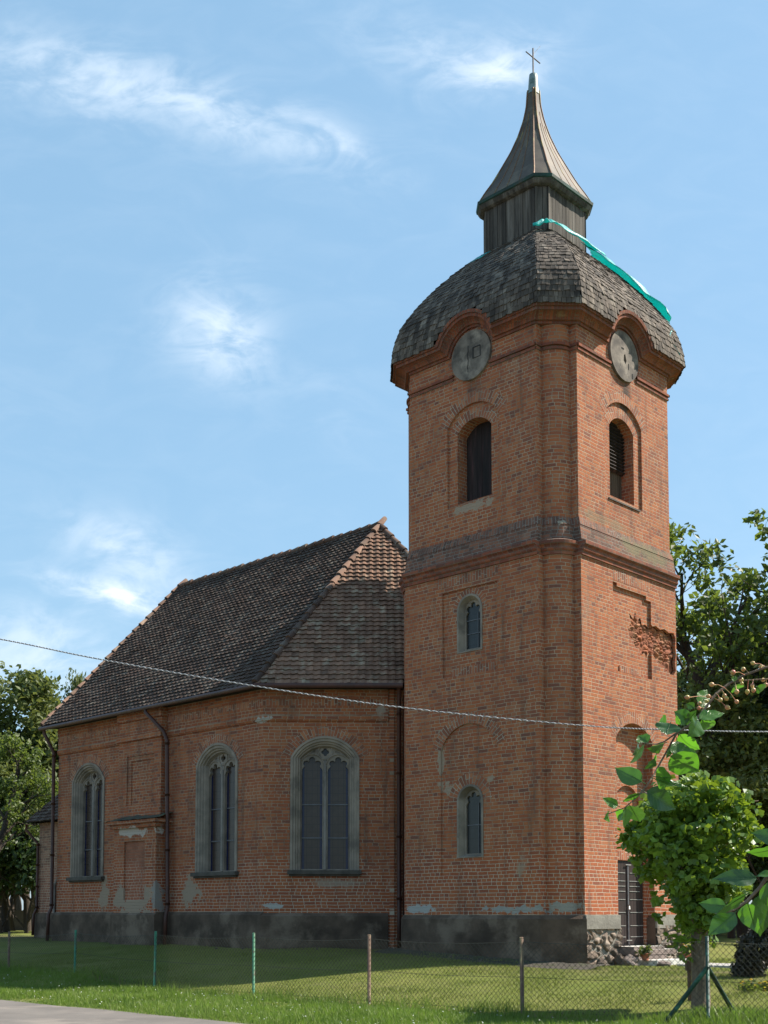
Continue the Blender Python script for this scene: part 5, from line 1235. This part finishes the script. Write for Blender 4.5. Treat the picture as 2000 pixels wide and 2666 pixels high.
# rubble-mound under the tower wall: soil strip
so_ = MB()
Pq = []
for i in range(60):
    u = -1.0 + i * .16; row = []
    for j in range(6):
        lx = -.02 - j * .16 + .04 * noise.noise(Vector((i * .5, j, 3))); X, Y = l2w(lx, u) if u < 5.4 else l2w(lx - (u - 5.4) * 0.0 , u)
        row.append((X, Y, tz(X, Y) + max(-.04, .10 * (1 - j / 4.2)) + .03 * noise.noise(Vector((i * .8, j * .9, 0)))))
    Pq.append(row)
so_.grid(Pq[:40]); tag(so_.build('soil', noisy('bare_soil', (.085, .07, .055), (.05, .042, .032), 5, .95, (.07, .075, .03), 2, .9, .03, 16)), kind='stuff')

# low far wall left
fw = MB(); fw.box((-24, 60, 1.15), 26, .3, 1.1); o = fw.build('low_wall', M['wall_far']); tag(o, 'low dull brown wall far behind the annex at the left border', 'wall')

# ------------------------------------------------------------------ near fruit tree
NT = Vector((2.7, 3.7, 0)); ft = empty('fruit_tree', tuple(NT), 0, 'crab apple tree reaching in from the right with large leaves and small fruit', 'fruit tree')
def Q(x, y, D): return px2w(x, y, D) - NT
def z7(x, y): return (1560 + x * .2652, 1700 + y * .2652)
def z3(x, y): return (1000 + x * .6028, 1700 + y * .6028)
tk = MB(); tk.tube([(0, 0, -.3), (.02, 0, .6), (.0, .05, 1.4), (-.05, .0, 2.1), (-.1, 0, 2.8)], [.11, .095, .085, .07, .045], 10)
tk.build('trunk', M['bark'], ft)
def stem(pts, rad, join=None):
    mb = MB(); P_ = [Q(*p) for p in pts]
    if join: P_ = [Vector(join)] + P_
    mb.tube(P_, rad, 6); mb.build('branch', M['bark_pale'], ft)
D1 = 3.1
m1 = [(1640, 140), (1430, 215), (1280, 300), (1150, 400), (1000, 600), (870, 720), (760, 790), (690, 920), (600, 1080), (540, 1190), (470, 1300), (370, 1420), (250, 1520), (90, 1580)]
stem([(*z7(*p), D1 + .02 * math.sin(i)) for i, p in enumerate(m1)], [.006, .0034, .0034, .0034, .0036, .0034, .0032, .003, .0027, .0025, .0023, .002, .0018, .0015, .0012], (-.08, 0, 2.45))
stem([(*z7(x, y), D1) for x, y in [(870, 720), (740, 800), (640, 870), (560, 895), (480, 890), (400, 880)]], [.0026, .0024, .0022, .002, .0017, .0014])
stem([(*z7(x, y), D1 + .04) for x, y in [(1900, 230), (1650, 255), (1420, 270), (1280, 300)]], [.0022, .002, .0018, .0016])
m2 = [(1720, 870), (1659, 960), (1625, 1010), (1570, 1070), (1510, 1110), (1478, 1118)]
D2 = 2.45
stem([(*z3(x, y), D2) for x, y in m2], [.010, .0048, .0042, .0036, .003, .0025, .002], (-.02, 0, 1.75))
def leaf(base, tip, D, wr=.5, tilt=0.0, tw=0.0, fold=.25, curl=.15, zf=z7, dt=0.0):
    a, b = Q(*zf(*base), D), Q(*zf(*tip), D + dt); ax = (b - a); l = ax.length; ax = ax.normalized()
    view = (a + NT - Vector((0, 0, EYE))).normalized(); sd_ = ax.cross(view).normalized(); nr = sd_.cross(ax).normalized()
    if nr.dot(view) > 0: nr = -nr
    rot = Matrix.Rotation(tilt, 3, ax); sd_ = rot @ sd_; nr = rot @ nr
    mb = MB(); n = 12; P_ = []
    for i in range(n + 1):
        f = i / n; w = 1.28 * wr * l * .5 * (math.sin(math.pi * min(1, f * 1.02) ** .78)) ** .9 * (1 - .25 * f) * 1.12 + .0005; 
        if f > .86: w *= (1 - (f - .86) / .14) ** .7 + .02
        c = a + ax * (l * f) + nr * (curl * l * (math.sin(math.pi * f) * .6 - .5 * f * f)) + sd_ * (l * .05 * math.sin(f * 3 + curl * 20))
        row = []
        for k in range(-3, 4):
            q = k / 3; ww = w * q; up = abs(q) * w * fold + .09 * w * abs(q) * math.sin(f * 17 + q * 2 + curl * 9)
            row.append(c + sd_ * ww + nr * up)
        P_.append(row)
    mb.grid(P_, [[(k / 6, i / n) for k in range(7)] for i in range(n + 1)], t=random.uniform(.0, 1))
    pa = a - ax * l * .14; mb.tube([pa, a, a + ax * l * .5, a + ax * l * .93], [.0011, .0011, .0008, .0004], 4)
    o = mb.build('leaf', leaf_near, ft); return o
def nearleaf():
    m, t, p, out = newmat('near_leaf'); uv = N(t, 'ShaderNodeUVMap'); s = N(t, 'ShaderNodeSeparateXYZ'); L(t, uv.outputs[0], s.inputs[0]); a = N(t, 'ShaderNodeAttribute', attribute_name='tint')
    au = MATH(t, 'ABSOLUTE', MATH(t, 'SUBTRACT', s.outputs[0], .5))
    v_ = MATH(t, 'FRACT', MATH(t, 'MULTIPLY', MATH(t, 'SUBTRACT', s.outputs[1], MATH(t, 'MULTIPLY', au, .45)), 8.5))
    vein = MATH(t, 'MAXIMUM', MAPR(t, MATH(t, 'ABSOLUTE', MATH(t, 'SUBTRACT', v_, .5)), .0, .09, 1, 0), MAPR(t, au, .0, .03, 1, 0))
    c = mixc(t, a.outputs['Fac'], (.014, .045, .014), (.075, .16, .024)); c = mixc(t, MATH(t, 'MULTIPLY', vein, .35), c, (.14, .22, .06))
    L(t, c, p.inputs['Base Color']); p.inputs['Roughness'].default_value = .30; p.inputs['Specular IOR Level'].default_value = .55
    bump(t, p, MATH(t, 'ADD', MATH(t, 'MULTIPLY', vein, -.6), MATH(t, 'MULTIPLY', noise_(t, uv.outputs[0], 12, 3).outputs[0], .5)), .35, .002)
    tr = N(t, 'ShaderNodeBsdfTranslucent'); L(t, mixc(t, MATH(t, 'MULTIPLY', vein, .5), (.15, .42, .02), (.10, .28, .02)), tr.inputs[0])
    mxs = N(t, 'ShaderNodeMixShader'); L(t, MATH(t, 'ADD', MATH(t, 'MULTIPLY', a.outputs['Fac'], .30), .12), mxs.inputs[0]); L(t, p.outputs[0], mxs.inputs[1]); L(t, tr.outputs[0], mxs.inputs[2]); L(t, mxs.outputs[0], out.inputs[0]); return m
leaf_near = nearleaf()
LV = [((420, 1265), (155, 1120), .48, .3), ((465, 1365), (768, 1522), .50, -.2), ((700, 1010), (988, 1165), .66, .5), ((765, 865), (800, 1115), .62, -.5), ((790, 800), (990, 960), .7, .7), ((885, 655), (735, 575), .75, .4),
      ((990, 650), (1235, 585), .55, -1.0), ((975, 655), (880, 830), .75, -.9), ((1010, 650), (1135, 730), .6, .6), ((800, 700), (755, 610), .7, -.9), ((760, 740), (545, 725), .5, 1.0), ((660, 700), (580, 680), 1.1, .2), ((700, 690), (650, 810), 1.0, .3),
      ((640, 885), (468, 945), .7, -1.1), ((480, 880), (380, 810), .8, .6), ((440, 905), (298, 1085), .22, -.9), ((385, 890), (330, 1015), .6, -1.1), ((540, 1035), (445, 1145), .7, -1.0), ((560, 1000), (540, 1100), .3, .8),
      ((555, 1215), (725, 1230), .9, .3), ((545, 1235), (862, 1330), .26, -1.0), ((400, 1385), (220, 1455), .32, -1.0), ((185, 1500), (28, 1415), .36, .4), ((300, 1495), (400, 1660), .78, .5), ((250, 1540), (185, 1660), .6, .6),
      ((262, 1530), (245, 1720), .62, -1.0), ((1000, 530), (1065, 362), .55, .6), ((850, 700), (960, 560), .6, .8), ((90, 1580), (50, 1640), .5, -.9), ((880, 950), (975, 1030), .25, -.8), ((930, 540), (860, 490), .7, -.2), ((620, 740), (545, 700), .4, .2), ((700, 930), (665, 1040), .35, -.7),
      ((1550, 330), (1640, 345), .6, .6), ((1340, 230), (1320, 285), .5, .2), ((1330, 320), (1390, 350), .6, .5)]
for (a, b, w, ti) in LV: leaf(a, b, D1 + random.uniform(-.08, .08), w, ti + random.uniform(-.15, .15), fold=random.uniform(.1, .35), curl=random.uniform(-.1, .2), dt=random.uniform(-.04, .04))
for (a, b, w, ti) in [((1608, 965), (1420, 980), .33, .4), ((1612, 965), (1720, 955), .36, -1.0), ((1477, 1092), (1358, 1080), .46, .3), ((1562, 1045), (1435, 1122), .30, -.9), ((1515, 1122), (1400, 1222), .55, .5), ((1572, 1082), (1608, 1212), .62, .4), ((1625, 1040), (1636, 1228), .50, -.3), ((1720, 800), (1585, 782), .42, .3), ((1720, 832), (1560, 870), .36, -.9), ((1660, 990), (1700, 1120), .5, .2)]:
    leaf(a, b, D2 + random.uniform(-.05, .05), w, ti, fold=random.uniform(.1, .3), curl=random.uniform(-.05, .2), zf=z3, dt=random.uniform(-.03, .03))
FR_ = [(1105, 310), (865, 435), (1315, 190), (1510, 100), (1415, 160), (1350, 380), (1230, 420), (1248, 445), (1350, 478), (1260, 535), (1455, 380), (1515, 365), (1505, 320), (1610, 265), (1635, 315), (1400, 300), (1395, 262), (1055, 475), (985, 495), (980, 540), (1590, 135), (1072, 425), (975, 800), (1190, 460), (1025, 575)]
def near_stem(x, y):
    best = None
    for (a, b) in list(zip(m1[:-1], m1[1:])) + [((1900, 230), (1650, 255)), ((1650, 255), (1420, 270)), ((1420, 270), (1280, 300))]:
        for i in range(6):
            f = i / 5; p = (a[0] + (b[0] - a[0]) * f, a[1] + (b[1] - a[1]) * f); d = math.hypot(p[0] - x, (p[1] - y) * 1.0) + (60 if p[1] > y + 40 else 0)
            if best is None or d < best[0]: best = (d, p)
    return best[1]
for i, (x, y) in enumerate(FR_):
    c = Q(*z7(x, y), D1 + random.uniform(-.05, .05)); r = random.uniform(.0050, .0064); mb = MB(); rings = []
    up = (Q(*z7(*near_stem(x, y)), D1) - c); 
    if up.length < .012: up = Vector((0, 0, .02))
    u_ = up.normalized(); a_ = u_.orthogonal().normalized(); b_ = u_.cross(a_)
    G = [[c + (a_ * math.cos(k * math.pi / 6) + b_ * math.sin(k * math.pi / 6)) * r * math.sin(max(.02, j * math.pi / 8)) + u_ * r * 1.08 * math.cos(j * math.pi / 8) * (1 - .12 * (j == 0)) for k in range(13)] for j in range(9)]
    mb.grid(G, t=random.random()); mb.tube([c - u_ * r * .95, c - u_ * r * 1.25], [.0012, .0022], 5)
    mb.tube([c + u_ * r * .9, c + up * .5 + Vector((0, 0, .004)), c + up], [.0008, .0007, .0009], 4); mb.build('crab_apple', M['fruit'], ft)

# ------------------------------------------------------------------ grass blades
def blades(name, regs, mat, seed, label_kind='stuff'):
    rs = np.random.default_rng(seed); VV = []; TT = []
    for (x0, x1, y0, y1, dens, h0, h1, w) in regs:
        n = int((x1 - x0) * (y1 - y0) * dens); lx = rs.uniform(x0, x1, n); ly = rs.uniform(y0, y1, n)
        X = OX + lx * U2[0] + ly * V2[0]; Y = OY + lx * U2[1] + ly * V2[1]
        ok = (np.abs(X / Y) < .36) & (Y > 13.5) & (Y < 34) & ~((lx > -.15) & (ly > -.1)) & ~((lx > 1.8) & (lx < 3.9) & (ly > -1.2))& ~((lx > 2.2) & (lx < 3.6) & (ly < -1.1))
        X, Y, lx, ly = X[ok], Y[ok], lx[ok], ly[ok]; n = len(X)
        Zz = np.array([tz(a, b) for a, b in zip(X, Y)]); cl = np.array([noise.noise(Vector((a * .9, b * .9, 3))) for a, b in zip(X, Y)])
        h = rs.uniform(h0, h1, n) * (1 + .9 * cl); a = rs.uniform(0, 6.28, n); d = np.stack([np.cos(a), np.sin(a), np.zeros(n)], 1); ww = w * rs.uniform(.6, 1.4, n)
        B = np.stack([X, Y, Zz - .01], 1); ln_ = rs.normal(0, .4, (n, 2)) * h[:, None]
        T = B + np.stack([ln_[:, 0], ln_[:, 1], h], 1); VV.append(np.stack([B - d * ww[:, None], B + d * ww[:, None], T], 1)); TT.append(np.clip(.5 + .35 * cl + rs.normal(0, .22, n), 0, 1))
    V = np.concatenate(VV); n = len(V); o = npmesh(name, V.reshape(-1, 3), np.arange(n * 3).reshape(n, 3), mat, None, np.concatenate(TT)); tag(o, kind='stuff'); return o
blades('verge_grass', [(-11.05, -10.6, -12, 14, 900, .03, .08, .007), (-10.75, -7.3, -12, 14, 1100, .03, .12, .007), (-10.5, -7.5, -12, 14, 90, .04, .10, .022), (-7.5, -6.8, -12, 14, 300, .06, .26, .006)], M['grass_blade'], 1)
blades('lawn_grass', [(-6.9, -.2, -12, 14, 850, .02, .05, .007), (-.2, 9, -12, -.1, 500, .02, .06, .008), (-.5, .2, -.5, 5, 500, .03, .12, .006)], M['lawn_blade'], 2)
blades('weeds', [(-6.9, -5.2, -8.5, -6.2, 800, .04, .17, .012)], M['grass_blade'], 4)
def heads(name, pts, n, r, mat, seed, size):
    rs = np.random.default_rng(seed); V, F_, t = leaf_cloud(pts, [r] * len(pts), np.full(len(pts), n), size, rs, up=1.5); o = npmesh(name, V, F_, mat, None, t); return tag(o, kind='stuff')
fp = []
for i in range(300):
    lx, ly = rsn.uniform(-10.8, -7.4), rsn.uniform(-10, 10); X, Y = l2w(lx, ly)
    if abs(X / Y) < .34 and Y > 14: fp.append((X, Y, tz(X, Y) + rsn.uniform(.05, .12)))
heads('clover_flowers', fp, 2, .012, M['petal_white'], 3, .016)
yp = []
for i in range(22):
    X, Y = PX(rsn.uniform(1935, 2010), 20.3), 20.3 + rsn.uniform(-.3, .3); yp.append((X, Y, rsn.uniform(.25, .42)))
o = heads('yellow_flowers', yp, 5, .05, M['petal_yellow'], 5, .04)
yl = [(x, y, z - .12) for x, y, z in yp]; V, F_, t_ = leaf_cloud(yl, [.14] * len(yl), np.full(len(yl), 40), .06, np.random.default_rng(8)); tag(npmesh('flower_bed_leaves', V, F_, M['leaf_tree'], None, t_), kind='stuff')
